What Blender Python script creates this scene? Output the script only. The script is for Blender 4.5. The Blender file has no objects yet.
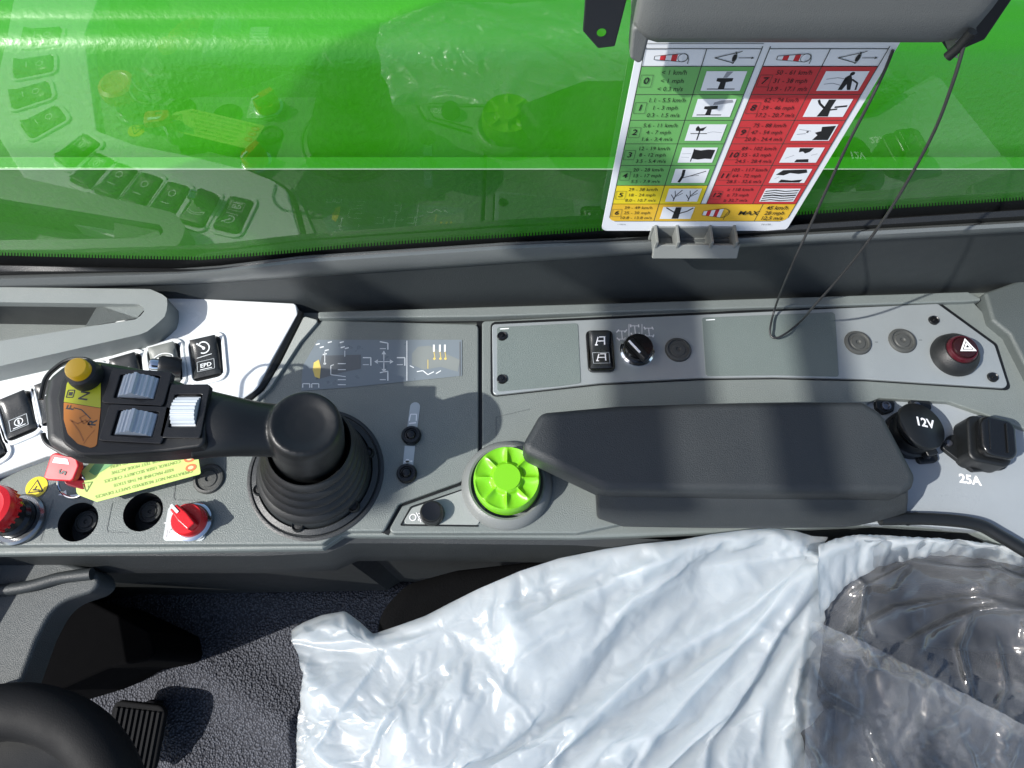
import bpy, bmesh, math, random
from mathutils import Vector, Matrix, noise
random.seed(7)
S = bpy.context.scene
COL = S.collection
PI = math.pi

# ------------------------------------------------------------------ camera
F = 690.0; H = 0.65; TH = math.atan(298 / 690); GC = 0.395
sn, cs = math.sin(TH), math.cos(TH)
cam = bpy.data.objects.new('camera', bpy.data.cameras.new('camera'))
COL.objects.link(cam)
cam.location = (0, 0, H); cam.rotation_euler = (TH, 0, 0)
cam.data.sensor_width = 36; cam.data.lens = F / 1024 * 36
cam.data.clip_start = 0.01; cam.data.clip_end = 500
S.camera = cam

def ray(px, py):
    u = (px - 512) / F; v = (384 - py) / F
    return Vector((u, sn + v * cs, -cs + v * sn))
def P(px, py, z=0.0):                     # survey point on the level plane z
    d = ray(px, py); t = (z - H) / d.z
    return Vector((d.x * t, d.y * t, z))
def PV(px, py, off=0.0):                  # survey point on an upright plane in front of the window
    d = ray(px, py); t = (GC - off) / d.y
    return Vector((d.x * t, d.y * t, H + d.z * t))
def PL(pts, z=0.0): return [P(x, y, z) for x, y in pts]
def proj(w):
    D = w.y * sn - (w.z - H) * cs; Y = w.y * cs + (w.z - H) * sn
    return (512 + F * w.x / D, 384 - F * Y / D)

# ------------------------------------------------------------------ materials
def new_mat(name):
    m = bpy.data.materials.new(name); m.use_nodes = True
    nt = m.node_tree
    return m, nt, nt.nodes['Principled BSDF']

def M(name, col, rough=0.45, metal=0.0, bump=None, var=0.07, vscale=25.0, spec=0.5, coat=0.0, rvar=0.08, grime=0.0):
    """plain surface: base colour with slight mottling, uneven gloss, fine grain bump (scale per metre, height in m)"""
    m, nt, b = new_mat(name)
    N, L = nt.nodes, nt.links
    tc = N.new('ShaderNodeTexCoord')
    nz = N.new('ShaderNodeTexNoise'); nz.inputs['Scale'].default_value = vscale; nz.inputs['Detail'].default_value = 6
    L.new(tc.outputs['Object'], nz.inputs['Vector'])
    mx = N.new('ShaderNodeMix'); mx.data_type = 'RGBA'
    mx.inputs['A'].default_value = (*[max(0, x * (1 - var)) for x in col], 1)
    mx.inputs['B'].default_value = (*[min(1, x * (1 + var)) for x in col], 1)
    L.new(nz.outputs['Fac'], mx.inputs['Factor'])
    out = mx.outputs['Result']
    if grime:
        n3 = N.new('ShaderNodeTexNoise'); n3.inputs['Scale'].default_value = 900; n3.inputs['Detail'].default_value = 3
        L.new(tc.outputs['Object'], n3.inputs['Vector'])
        mr3 = N.new('ShaderNodeMapRange'); mr3.inputs['From Min'].default_value = 0.62; mr3.inputs['From Max'].default_value = 0.75
        mr3.inputs['To Max'].default_value = grime
        L.new(n3.outputs['Fac'], mr3.inputs['Value'])
        m3 = N.new('ShaderNodeMix'); m3.data_type = 'RGBA'; m3.inputs['B'].default_value = (0.5, 0.5, 0.47, 1)
        L.new(mr3.outputs['Result'], m3.inputs['Factor']); L.new(out, m3.inputs['A']); out = m3.outputs['Result']
    L.new(out, b.inputs['Base Color'])
    mr = N.new('ShaderNodeMapRange'); mr.inputs['To Min'].default_value = max(0.02, rough - rvar); mr.inputs['To Max'].default_value = min(1, rough + rvar)
    n2 = N.new('ShaderNodeTexNoise'); n2.inputs['Scale'].default_value = vscale * 2.3; n2.inputs['Detail'].default_value = 4
    L.new(tc.outputs['Object'], n2.inputs['Vector'])
    L.new(n2.outputs['Fac'], mr.inputs['Value']); L.new(mr.outputs['Result'], b.inputs['Roughness'])
    b.inputs['Metallic'].default_value = metal
    b.inputs['Specular IOR Level'].default_value = spec
    b.inputs['Coat Weight'].default_value = coat
    b.inputs['Coat Roughness'].default_value = 0.05
    if bump:
        sc, h = bump
        bn = N.new('ShaderNodeTexNoise'); bn.inputs['Scale'].default_value = sc; bn.inputs['Detail'].default_value = 2
        L.new(tc.outputs['Object'], bn.inputs['Vector'])
        bp = N.new('ShaderNodeBump'); bp.inputs['Distance'].default_value = h; bp.inputs['Strength'].default_value = 1
        L.new(bn.outputs['Fac'], bp.inputs['Height']); L.new(bp.outputs['Normal'], b.inputs['Normal'])
    return m

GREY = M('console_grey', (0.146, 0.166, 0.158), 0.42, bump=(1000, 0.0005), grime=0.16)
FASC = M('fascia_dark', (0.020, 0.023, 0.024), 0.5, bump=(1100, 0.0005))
GREY_D = M('console_dark_grey', (0.10, 0.115, 0.115), 0.5, bump=(1100, 0.0005))
SILVER = M('switch_panel_film', (0.31, 0.34, 0.345), 0.36, metal=0.35, bump=(1600, 0.00015), var=.12, vscale=14, rvar=.12, grime=.10)
INSERT = M('matte_insert', (0.125, 0.155, 0.147), 0.5, bump=(1300, 0.0005), var=.12, vscale=12, grime=.14)
FILM = M('sticker_film', (0.165, 0.195, 0.215), 0.3, var=0.04)
SILL = M('sill_plastic', (0.026, 0.031, 0.033), 0.5, bump=(1200, 0.0003))
SILLR = M('sill_ridge_plastic', (0.105, 0.115, 0.115), 0.33, bump=(900, 0.0002))
BLACK = M('black_plastic', (0.0065, 0.0075, 0.008), 0.42, bump=(1500, 0.0001), spec=.4)
BLACKG = M('gloss_black_plastic', (0.006, 0.0065, 0.007), 0.22)
RUBBER = M('black_rubber', (0.0085, 0.0095, 0.010), 0.5, bump=(900, 0.0002))
GROMMET = M('grommet_rubber', (0.055, 0.058, 0.055), 0.55, bump=(900, 0.0002))
ARM = M('armrest_skin', (0.024, 0.028, 0.030), 0.5, bump=(1300, 0.0005), var=.15, vscale=18, rvar=.12, grime=.03)
WHITE = M('white_gloss_plastic', (0.70, 0.73, 0.73), 0.25, var=0.02, coat=0.3)
WMARK = M('white_print', (0.72, 0.75, 0.75), 0.5, var=0.05)
WMARKB = M('bright_white_print', (0.85, 0.85, 0.85), 0.5, var=0.02)
GMARK = M('grey_print', (0.42, 0.45, 0.46), 0.5, var=0.05)
DGMARK = M('dark_grey_print', (0.115, 0.125, 0.13), 0.45, var=0.1)
LIME = M('lime_plastic', (0.16, 0.47, 0.010), 0.34, var=0.03, bump=(1300, 0.00008))
RED = M('red_plastic', (0.55, 0.012, 0.018), 0.28, var=0.05)
REDK = M('red_key_plastic', (0.52, 0.012, 0.02), 0.45, var=0.05)
YEL = M('yellow_button', (0.78, 0.44, 0.008), 0.35, var=0.06)
OLIVE = M('yellow_label', (0.36, 0.38, 0.008), 0.45, var=0.04)
ORANGE = M('orange_label', (0.46, 0.15, 0.012), 0.45, var=0.05)
ROLL = M('roller_grey', (0.42, 0.46, 0.49), 0.45, var=0.06)
CHROME = M('chrome', (0.75, 0.76, 0.77), 0.12, metal=1.0, var=0.03, rvar=0.04)
STEEL = M('screw_steel', (0.18, 0.18, 0.2), 0.35, metal=0.9)
TAGM = M('lime_paper_tag', (0.50, 0.64, 0.17), 0.5, var=0.03)
TAGINK = M('tag_ink', (0.16, 0.24, 0.06), 0.6)
TAGGREEN = M('tag_green', (0.14, 0.33, 0.12), 0.5)
TAGRED = M('tag_red', (0.68, 0.16, 0.05), 0.5)
WARN = M('warning_yellow', (0.76, 0.60, 0.02), 0.4, var=0.05)
INK = M('black_ink', (0.015, 0.015, 0.016), 0.5)
CWHITE = M('card_white', (0.78, 0.80, 0.83), 0.35, var=0.02)
CGREEN = M('card_green', (0.15, 0.42, 0.12), 0.35, var=0.03)
CRED = M('card_red', (0.56, 0.045, 0.05), 0.35, var=0.03)
CYEL = M('card_yellow', (0.80, 0.64, 0.03), 0.35, var=0.03)
CORG = M('card_amber', (0.78, 0.48, 0.04), 0.35, var=0.03)
CGREY = M('card_smoke_grey', (0.30, 0.31, 0.34), 0.4)
HOUS = M('housing_grey', (0.12, 0.127, 0.124), 0.5, bump=(1400, 0.0002))
CLIPG = M('clip_grey', (0.17, 0.18, 0.172), 0.42, bump=(1200, 0.0002))
BRK = M('painted_bracket', (0.012, 0.014, 0.018), 0.4)
STEELC = M('wire_sheath', (0.022, 0.023, 0.024), 0.38)
SEATM = M('seat_fabric', (0.0018, 0.0019, 0.0022), 0.95, spec=.1, bump=(600, 0.0008))

def green_paint():
    m, nt, b = new_mat('boom_paint'); N, L = nt.nodes, nt.links
    tc = N.new('ShaderNodeTexCoord')
    nz = N.new('ShaderNodeTexNoise'); nz.inputs['Scale'].default_value = 6; nz.inputs['Detail'].default_value = 8
    L.new(tc.outputs['Object'], nz.inputs['Vector'])
    mx = N.new('ShaderNodeMix'); mx.data_type = 'RGBA'
    mx.inputs['A'].default_value = (0.030, 0.27, 0.001, 1); mx.inputs['B'].default_value = (0.040, 0.325, 0.0015, 1)
    L.new(nz.outputs['Fac'], mx.inputs['Factor']); L.new(mx.outputs['Result'], b.inputs['Base Color'])
    b.inputs['Roughness'].default_value = 0.36
    b.inputs['Coat Weight'].default_value = 0.5; b.inputs['Coat Roughness'].default_value = 0.14
    bn = N.new('ShaderNodeTexNoise'); bn.inputs['Scale'].default_value = 130; bn.inputs['Detail'].default_value = 2
    L.new(tc.outputs['Object'], bn.inputs['Vector'])
    bp = N.new('ShaderNodeBump'); bp.inputs['Distance'].default_value = 0.0006
    L.new(bn.outputs['Fac'], bp.inputs['Height'])
    L.new(bp.outputs['Normal'], b.inputs['Normal']); L.new(bp.outputs['Normal'], b.inputs['Coat Normal'])
    return m
GREEN = green_paint()

def glass_mat():
    m = bpy.data.materials.new('window_glass'); m.use_nodes = True
    nt = m.node_tree; N, L = nt.nodes, nt.links
    N.remove(N['Principled BSDF'])
    out = N['Material Output']
    tr = N.new('ShaderNodeBsdfTransparent'); tr.inputs['Color'].default_value = (0.90, 0.95, 0.90, 1)
    gl = N.new('ShaderNodeBsdfGlossy'); gl.inputs['Roughness'].default_value = 0.0
    fr = N.new('ShaderNodeFresnel'); fr.inputs['IOR'].default_value = 1.52
    ge = N.new('ShaderNodeNewGeometry'); mi_ = N.new('ShaderNodeMapRange')       # same pane seen from either side
    mi_.inputs['To Min'].default_value = 1.52; mi_.inputs['To Max'].default_value = 1 / 1.52
    L.new(ge.outputs['Backfacing'], mi_.inputs['Value']); L.new(mi_.outputs['Result'], fr.inputs['IOR'])
    mu = N.new('ShaderNodeMath'); mu.operation = 'MULTIPLY'; mu.inputs[1].default_value = 1.6; mu.use_clamp = True
    L.new(fr.outputs['Fac'], mu.inputs[0])
    mix = N.new('ShaderNodeMixShader')
    L.new(mu.outputs['Value'], mix.inputs['Fac']); L.new(tr.outputs['BSDF'], mix.inputs[1]); L.new(gl.outputs['BSDF'], mix.inputs[2])
    # smudges: thin greasy film
    tc = N.new('ShaderNodeTexCoord'); nz = N.new('ShaderNodeTexNoise'); nz.inputs['Scale'].default_value = 5; nz.inputs['Detail'].default_value = 10
    nz.inputs['Roughness'].default_value = 0.7
    L.new(tc.outputs['Object'], nz.inputs['Vector'])
    mr = N.new('ShaderNodeMapRange'); mr.inputs['From Min'].default_value = 0.45; mr.inputs['From Max'].default_value = 0.85; mr.inputs['To Min'].default_value = 0.004; mr.inputs['To Max'].default_value = 0.06
    L.new(nz.outputs['Fac'], mr.inputs['Value'])
    df = N.new('ShaderNodeBsdfDiffuse'); df.inputs['Color'].default_value = (0.7, 0.75, 0.7, 1)
    m2 = N.new('ShaderNodeMixShader'); L.new(mr.outputs['Result'], m2.inputs['Fac'])
    L.new(mix.outputs['Shader'], m2.inputs[1]); L.new(df.outputs['BSDF'], m2.inputs[2])
    L.new(m2.outputs['Shader'], out.inputs['Surface'])
    return m
GLASS = glass_mat()

def white_film():
    m, nt, b = new_mat('white_polythene'); N, L = nt.nodes, nt.links
    out = N['Material Output']
    b.inputs['Base Color'].default_value = (0.51, 0.565, 0.60, 1); b.inputs['Subsurface Weight'].default_value = 0.8; b.inputs['Subsurface Radius'].default_value = (0.030, 0.034, 0.038); b.inputs['Subsurface Scale'].default_value = 1.0; b.inputs['Coat Weight'].default_value = 0.18; b.inputs['Coat Roughness'].default_value = 0.12; b.inputs['Roughness'].default_value = 0.33
    b.inputs['Specular IOR Level'].default_value = 0.4
    tl = N.new('ShaderNodeBsdfTranslucent'); tl.inputs['Color'].default_value = (0.72, 0.79, 0.82, 1)
    mx = N.new('ShaderNodeMixShader'); mx.inputs['Fac'].default_value = 0.3
    tp = N.new('ShaderNodeBsdfTransparent')
    m2 = N.new('ShaderNodeMixShader'); m2.inputs['Fac'].default_value = 0.10
    L.new(b.outputs['BSDF'], mx.inputs[1]); L.new(tl.outputs['BSDF'], mx.inputs[2])
    L.new(mx.outputs['Shader'], m2.inputs[1]); L.new(tp.outputs['BSDF'], m2.inputs[2])
    L.new(m2.outputs['Shader'], out.inputs['Surface'])
    tc = N.new('ShaderNodeTexCoord')
    nz = N.new('ShaderNodeTexNoise'); nz.inputs['Scale'].default_value = 38; nz.inputs['Detail'].default_value = 3; nz.inputs['Distortion'].default_value = 1.2
    L.new(tc.outputs['Object'], nz.inputs['Vector'])
    bp = N.new('ShaderNodeBump'); bp.inputs['Distance'].default_value = 0.0016; bp.inputs['Strength'].default_value = 0.6
    L.new(nz.outputs['Fac'], bp.inputs['Height']); L.new(bp.outputs['Normal'], b.inputs['Normal'])
    return m
FILMW = white_film()

def clear_film():
    m = bpy.data.materials.new('clear_polythene'); m.use_nodes = True
    nt = m.node_tree; N, L = nt.nodes, nt.links
    N.remove(N['Principled BSDF']); out = N['Material Output']
    tc = N.new('ShaderNodeTexCoord')
    nz = N.new('ShaderNodeTexNoise'); nz.inputs['Scale'].default_value = 17; nz.inputs['Detail'].default_value = 2; nz.inputs['Distortion'].default_value = 2.2
    L.new(tc.outputs['Object'], nz.inputs['Vector'])
    bp = N.new('ShaderNodeBump'); bp.inputs['Distance'].default_value = 0.003; bp.inputs['Strength'].default_value = 0.7
    L.new(nz.outputs['Fac'], bp.inputs['Height'])
    tr = N.new('ShaderNodeBsdfTransparent'); tr.inputs['Color'].default_value = (0.92, 0.93, 0.93, 1)
    gl = N.new('ShaderNodeBsdfGlossy'); gl.inputs['Roughness'].default_value = 0.09
    L.new(bp.outputs['Normal'], gl.inputs['Normal'])
    df = N.new('ShaderNodeBsdfTranslucent'); df.inputs['Color'].default_value = (0.8, 0.82, 0.84, 1)
    d2 = N.new('ShaderNodeBsdfDiffuse'); d2.inputs['Color'].default_value = (0.75, 0.77, 0.8, 1)
    ad = N.new('ShaderNodeMixShader'); L.new(df.outputs['BSDF'], ad.inputs[1]); L.new(d2.outputs['BSDF'], ad.inputs[2])
    fr = N.new('ShaderNodeFresnel'); fr.inputs['IOR'].default_value = 1.5; L.new(bp.outputs['Normal'], fr.inputs['Normal'])
    mu = N.new('ShaderNodeMath'); mu.operation = 'MULTIPLY'; mu.inputs[1].default_value = 2.0; mu.use_clamp = True
    L.new(fr.outputs['Fac'], mu.inputs[0])
    m1 = N.new('ShaderNodeMixShader'); L.new(mu.outputs['Value'], m1.inputs['Fac']); L.new(tr.outputs['BSDF'], m1.inputs[1]); L.new(gl.outputs['BSDF'], m1.inputs[2])
    n2 = N.new('ShaderNodeTexNoise'); n2.inputs['Scale'].default_value = 14; n2.inputs['Detail'].default_value = 6
    L.new(tc.outputs['Object'], n2.inputs['Vector'])
    mr = N.new('ShaderNodeMapRange'); mr.inputs['From Min'].default_value = 0.35; mr.inputs['From Max'].default_value = 0.75; mr.inputs['To Min'].default_value = 0.03; mr.inputs['To Max'].default_value = 0.24
    L.new(n2.outputs['Fac'], mr.inputs['Value'])
    m2 = N.new('ShaderNodeMixShader'); L.new(mr.outputs['Result'], m2.inputs['Fac']); L.new(m1.outputs['Shader'], m2.inputs[1]); L.new(ad.outputs['Shader'], m2.inputs[2])
    L.new(m2.outputs['Shader'], out.inputs['Surface'])
    return m
FILMC = clear_film()

def mat_floor():
    m, nt, b = new_mat('rubber_floor_mat'); N, L = nt.nodes, nt.links
    tc = N.new('ShaderNodeTexCoord')
    vo = N.new('ShaderNodeTexVoronoi'); vo.inputs['Scale'].default_value = 330
    nz = N.new('ShaderNodeTexNoise'); nz.inputs['Scale'].default_value = 90; nz.inputs['Detail'].default_value = 5
    L.new(tc.outputs['Object'], vo.inputs['Vector']); L.new(tc.outputs['Object'], nz.inputs['Vector'])
    mx = N.new('ShaderNodeMix'); mx.data_type = 'RGBA'
    mx.inputs['A'].default_value = (0.125, 0.132, 0.155, 1); mx.inputs['B'].default_value = (0.036, 0.038, 0.047, 1)
    mrd = N.new('ShaderNodeMapRange'); mrd.inputs['From Min'].default_value = 0.1; mrd.inputs['From Max'].default_value = 0.6
    L.new(vo.outputs['Distance'], mrd.inputs['Value'])
    L.new(mrd.outputs['Result'], mx.inputs['Factor']); L.new(mx.outputs['Result'], b.inputs['Base Color'])
    b.inputs['Roughness'].default_value = 0.75; b.inputs['Specular IOR Level'].default_value = 0.3
    ad = N.new('ShaderNodeMath'); ad.operation = 'MULTIPLY_ADD'; ad.inputs[1].default_value = -1.0
    L.new(vo.outputs['Distance'], ad.inputs[0]); L.new(nz.outputs['Fac'], ad.inputs[2])
    bp = N.new('ShaderNodeBump'); bp.inputs['Distance'].default_value = 0.0025
    L.new(ad.outputs['Value'], bp.inputs['Height']); L.new(bp.outputs['Normal'], b.inputs['Normal'])
    return m
MATF = mat_floor()

# ------------------------------------------------------------------ object helpers
WO = {}
def thing(name, label, cat, loc=(0, 0, 0), group=None):
    o = bpy.data.objects.new(name, None); COL.objects.link(o)
    o.empty_display_size = 0.02
    o.location = loc; o['label'] = label; o['category'] = cat
    if group: o['group'] = group
    WO[o] = Vector(loc)
    return o

def part(T, name, bm, mats, bevel=0.0, seg=3, smooth=38, local=False, label=None, stuff=False):
    """one mesh object under T (or top-level when T is None); bm is in world coordinates unless local"""
    if not local and T is not None:
        bmesh.ops.translate(bm, verts=bm.verts[:], vec=-WO[T])
    me = bpy.data.meshes.new(name)
    bm.normal_update(); bm.to_mesh(me); bm.free()
    for m in (mats if isinstance(mats, (list, tuple)) else [mats]): me.materials.append(m)
    for p in me.polygons: p.use_smooth = True
    me.set_sharp_from_angle(angle=math.radians(smooth))
    o = bpy.data.objects.new(name, me); COL.objects.link(o)
    if T is not None:
        o.parent = T; WO[o] = WO[T]
    else: WO[o] = Vector((0, 0, 0))
    if bevel:
        md = o.modifiers.new('bevel', 'BEVEL'); md.width = bevel; md.segments = seg; md.limit_method = 'ANGLE'; md.angle_limit = math.radians(40)
        md.harden_normals = True
    if label: o['label'] = label
    return o

def solo(name, bm, mats, label, cat, group=None, **k):
    o = part(None, name, bm, mats, **k); o['label'] = label; o['category'] = cat
    if group: o['group'] = group
    return o
def structure(o):
    for k in ('label', 'category'):
        if k in o: pass
    o['kind'] = 'structure'; return o

def copy_tree(o, parent=None):
    n = o.copy(); COL.objects.link(n)
    if parent is not None: n.parent = parent
    WO[n] = WO.get(o, Vector())
    for ch in list(o.children): copy_tree(ch, n)
    return n

def ccw(pts):
    a = sum(p[0] * q[1] - q[0] * p[1] for p, q in zip(pts, pts[1:] + pts[:1]))
    return pts if a > 0 else pts[::-1]

def fillet(pts, r, n=5):
    """rounded polygon, r one radius or a list"""
    pts = [Vector((p[0], p[1])) for p in pts]; out = []
    for i, p in enumerate(pts):
        ri = r[i] if isinstance(r, (list, tuple)) else r
        a, b = pts[i - 1], pts[(i + 1) % len(pts)]
        u, v = (a - p), (b - p)
        if ri <= 0 or u.length < 1e-6 or v.length < 1e-6: out.append(p); continue
        u, v, lu, lv = u.normalized(), v.normalized(), u.length, v.length
        ang = math.acos(max(-1, min(1, u.dot(v))))
        if ang > PI - 0.02: out.append(p); continue
        d = min(ri / math.tan(ang / 2), lu * 0.48, lv * 0.48)
        rr = d * math.tan(ang / 2)
        p0, p1 = p + u * d, p + v * d
        cen = p + (u + v).normalized() * (rr / math.sin(ang / 2))
        a0 = math.atan2(*(p0 - cen).yx); a1 = math.atan2(*(p1 - cen).yx)
        da = (a1 - a0 + PI) % (2 * PI) - PI
        for k in range(n + 1):
            t = a0 + da * k / n
            out.append(cen + Vector((math.cos(t), math.sin(t))) * rr)
    return out

def prism(bm, pts, z0, z1, holes=None):
    pts = ccw([(p[0], p[1]) for p in pts])
    bot = [bm.verts.new((x, y, z0)) for x, y in pts]
    top = [bm.verts.new((x, y, z1)) for x, y in pts]
    n = len(pts)
    bm.faces.new(top); bm.faces.new(bot[::-1])
    for i in range(n):
        bm.faces.new((bot[i], bot[(i + 1) % n], top[(i + 1) % n], top[i]))
    return bot, top

def ring(bm, outer, inner, z0, z1):
    """walled ring between two loops with the same count"""
    n = len(outer)
    vs = [[bm.verts.new((p[0], p[1], z)) for p in lp] for lp, z in ((outer, z0), (outer, z1), (inner, z1), (inner, z0))]
    for k in range(4):
        a, b = vs[k], vs[(k + 1) % 4]
        for i in range(n):
            bm.faces.new((a[i], a[(i + 1) % n], b[(i + 1) % n], b[i]))
    bmesh.ops.recalc_face_normals(bm, faces=bm.faces[:])

def resample(pts, n):
    pts = [Vector((p[0], p[1])) for p in pts]
    L = [0]
    for i in range(len(pts)): L.append(L[-1] + (pts[(i + 1) % len(pts)] - pts[i]).length)
    out = []; j = 0
    for k in range(n):
        d = L[-1] * k / n
        while L[j + 1] < d: j += 1
        t = (d - L[j]) / max(1e-9, L[j + 1] - L[j])
        out.append(pts[j].lerp(pts[(j + 1) % len(pts)], t))
    return out

def box(bm, c, size, rot=None):
    m = Matrix.Translation(c)
    if rot is not None: m = m @ (rot if isinstance(rot, Matrix) else Matrix.Rotation(rot, 4, 'Z'))
    m = m @ Matrix.Diagonal((*size, 1))
    return bmesh.ops.create_cube(bm, size=1, matrix=m)['verts']

def lathe(bm, prof, n=48, m=Matrix.Identity(4), mi=0):
    rows = []
    for r, z in prof:
        if r < 1e-6: rows.append([bm.verts.new(m @ Vector((0, 0, z)))])
        else: rows.append([bm.verts.new(m @ Vector((r * math.cos(2 * PI * k / n), r * math.sin(2 * PI * k / n), z))) for k in range(n)])
    for a, b in zip(rows, rows[1:]):
        for k in range(n):
            k2 = (k + 1) % n
            if len(a) == 1 and len(b) == 1: continue
            if len(a) == 1: f = bm.faces.new((a[0], b[k2], b[k]))
            elif len(b) == 1: f = bm.faces.new((a[k], a[k2], b[0]))
            else: f = bm.faces.new((a[k], a[k2], b[k2], b[k]))
            f.material_index = mi
    bmesh.ops.recalc_face_normals(bm, faces=bm.faces[:])

def tube(bm, pts, rad, n=12, flat=None, cap=True):
    """swept tube, rad a number or a list; flat squeezes it along z"""
    pts = [Vector(p) for p in pts]; rows = []
    up = Vector((0, 0, 1))
    for i, p in enumerate(pts):
        d = (pts[min(i + 1, len(pts) - 1)] - pts[max(i - 1, 0)]).normalized()
        sd = d.cross(up)
        if sd.length < 1e-3: sd = Vector((1, 0, 0))
        sd.normalize(); nu = sd.cross(d).normalized()
        r = rad[i] if isinstance(rad, (list, tuple)) else rad
        ra, rb = (r, r) if not isinstance(r, (tuple, list)) else r
        rows.append([bm.verts.new(p + sd * ra * math.cos(2 * PI * k / n) + nu * rb * math.sin(2 * PI * k / n)) for k in range(n)])
    for a, b in zip(rows, rows[1:]):
        for k in range(n): bm.faces.new((a[k], a[(k + 1) % n], b[(k + 1) % n], b[k]))
    if cap: bm.faces.new(rows[0][::-1]); bm.faces.new(rows[-1])
    bmesh.ops.recalc_face_normals(bm, faces=bm.faces[:])

def spline(pts, n=10):
    pts = [Vector(p) for p in pts]; out = []
    for i in range(len(pts) - 1):
        p0, p1, p2, p3 = pts[max(i - 1, 0)], pts[i], pts[i + 1], pts[min(i + 2, len(pts) - 1)]
        for k in range(n):
            t = k / n
            out.append(0.5 * ((2 * p1) + (p2 - p0) * t + (2 * p0 - 5 * p1 + 4 * p2 - p3) * t * t + (3 * p1 - p0 - 3 * p2 + p3) * t ** 3))
    out.append(pts[-1]); return out

def BM(): return bmesh.new()

_dg = None
def text_bm(bm, s, size, m, mi=0, align='CENTER', sx=1.0, shear=0.0, bold=0.0):
    """lettering as flat faces placed by matrix m"""
    cu = bpy.data.curves.new('lettering', 'FONT'); cu.body = s; cu.size = size
    cu.align_x = align; cu.align_y = 'CENTER'; cu.resolution_u = 2; cu.fill_mode = 'FRONT'; cu.shear = shear; cu.offset = bold
    o = bpy.data.objects.new('lettering', cu); COL.objects.link(o)
    dg = bpy.context.evaluated_depsgraph_get(); dg.update()
    me = o.evaluated_get(dg).to_mesh()
    vs = [bm.verts.new(m @ Vector((v.co.x * sx, v.co.y, 0))) for v in me.vertices]
    for p in me.polygons:
        try:
            f = bm.faces.new([vs[i] for i in p.vertices]); f.material_index = mi
        except ValueError: pass
    o.evaluated_get(dg).to_mesh_clear()
    bpy.data.objects.remove(o); bpy.data.curves.remove(cu)

class Flat:
    """drawing on a plane: 2D outlines placed by a matrix, each layer a hair above the last"""
    def __init__(s, m, step=0.00012): s.bm = BM(); s.m = m; s.step = step; s.k = 0
    def lift(s): s.k += 1
    def T(s): return s.m @ Matrix.Translation((0, 0, s.step * s.k))
    def poly(s, pts, mi=0):
        pts = ccw([tuple(p) for p in pts]); t = s.T()
        f = s.bm.faces.new([s.bm.verts.new(t @ Vector((x, y, 0))) for x, y in pts]); f.material_index = mi
        return f
    def rect(s, x0, y0, x1, y1, mi=0): return s.poly([(x0, y0), (x1, y0), (x1, y1), (x0, y1)], mi)
    def line(s, pts, w, mi=0):
        for (a, b), (c, d) in zip(pts, pts[1:]):
            L = math.hypot(c - a, d - b) or 1e-9; nx, ny = -(d - b) / L * w / 2, (c - a) / L * w / 2
            s.poly([(a + nx, b + ny), (a - nx, b - ny), (c - nx, d - ny), (c + nx, d + ny)], mi)
    def frame(s, x0, y0, x1, y1, w, mi=0):
        s.line([(x0, y0), (x1, y0)], w, mi); s.line([(x0, y1), (x1, y1)], w, mi); s.line([(x0, y0), (x0, y1)], w, mi); s.line([(x1, y0), (x1, y1)], w, mi)
    def disc(s, x, y, r, mi=0, n=20, ry=None): return s.poly([(x + r * math.cos(2 * PI * k / n), y + (ry or r) * math.sin(2 * PI * k / n)) for k in range(n)], mi)
    def arc(s, x, y, r, a0, a1, w, mi=0, n=12):
        s.line([(x + r * math.cos(a0 + (a1 - a0) * k / n), y + r * math.sin(a0 + (a1 - a0) * k / n)) for k in range(n + 1)], w, mi)
    def text(s, x, y, t, size, mi=0, align='CENTER', sx=1.0, rot=0.0, shear=0.0, bold=0.0):
        text_bm(s.bm, t, size, s.T() @ Matrix.Translation((x, y, 0)) @ Matrix.Rotation(rot, 4, 'Z'), mi, align, sx, shear, bold)

def ZM(px, py, z, rot=0.0):               # frame on a level plane at the surveyed point
    return Matrix.Translation(P(px, py, z)) @ Matrix.Rotation(rot, 4, 'Z')

# ------------------------------------------------------------------ light
Ldir = Vector((1.05, 0.42, -1.0)).normalized()
sun = bpy.data.objects.new('sun', bpy.data.lights.new('sun', 'SUN')); COL.objects.link(sun)
sun.data.energy = 4.1; sun.data.angle = math.radians(0.6); sun.data.color = (1.0, 0.975, 0.93)
sun.rotation_euler = Ldir.to_track_quat('-Z', 'Y').to_euler(); sun.location = (-2, -1.5, 3)
world = bpy.data.worlds.new('World'); S.world = world; world.use_nodes = True
wn = world.node_tree
sky = wn.nodes.new('ShaderNodeTexSky'); sky.sky_type = 'NISHITA'; sky.sun_disc = False
sky.air_density = 0.9; sky.dust_density = 1.5; sky.ozone_density = 1.0
sky.sun_elevation = math.asin(-Ldir.z); sky.sun_rotation = math.atan2(-Ldir.x, -Ldir.y)
wn.links.new(sky.outputs['Color'], wn.nodes['Background'].inputs['Color'])
wn.nodes['Background'].inputs['Strength'].default_value = 0.125
S.view_settings.view_transform = 'Standard'; S.view_settings.look = 'None'
S.view_settings.exposure = 0.68; S.view_settings.gamma = 1
S.render.engine = 'CYCLES'
S.cycles.max_bounces = 10; S.cycles.transparent_max_bounces = 16

# ------------------------------------------------------------------ ground outside, boom, window
bm = BM()
for f in [bm.faces.new([bm.verts.new(v) for v in ((-60, -60, -1.3), (60, -60, -1.3), (60, 60, -1.3), (-60, 60, -1.3))])]: pass
structure(part(None, 'ground', bm, M('asphalt', (0.06, 0.06, 0.06), 0.85, bump=(200, 0.003))))

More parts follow.
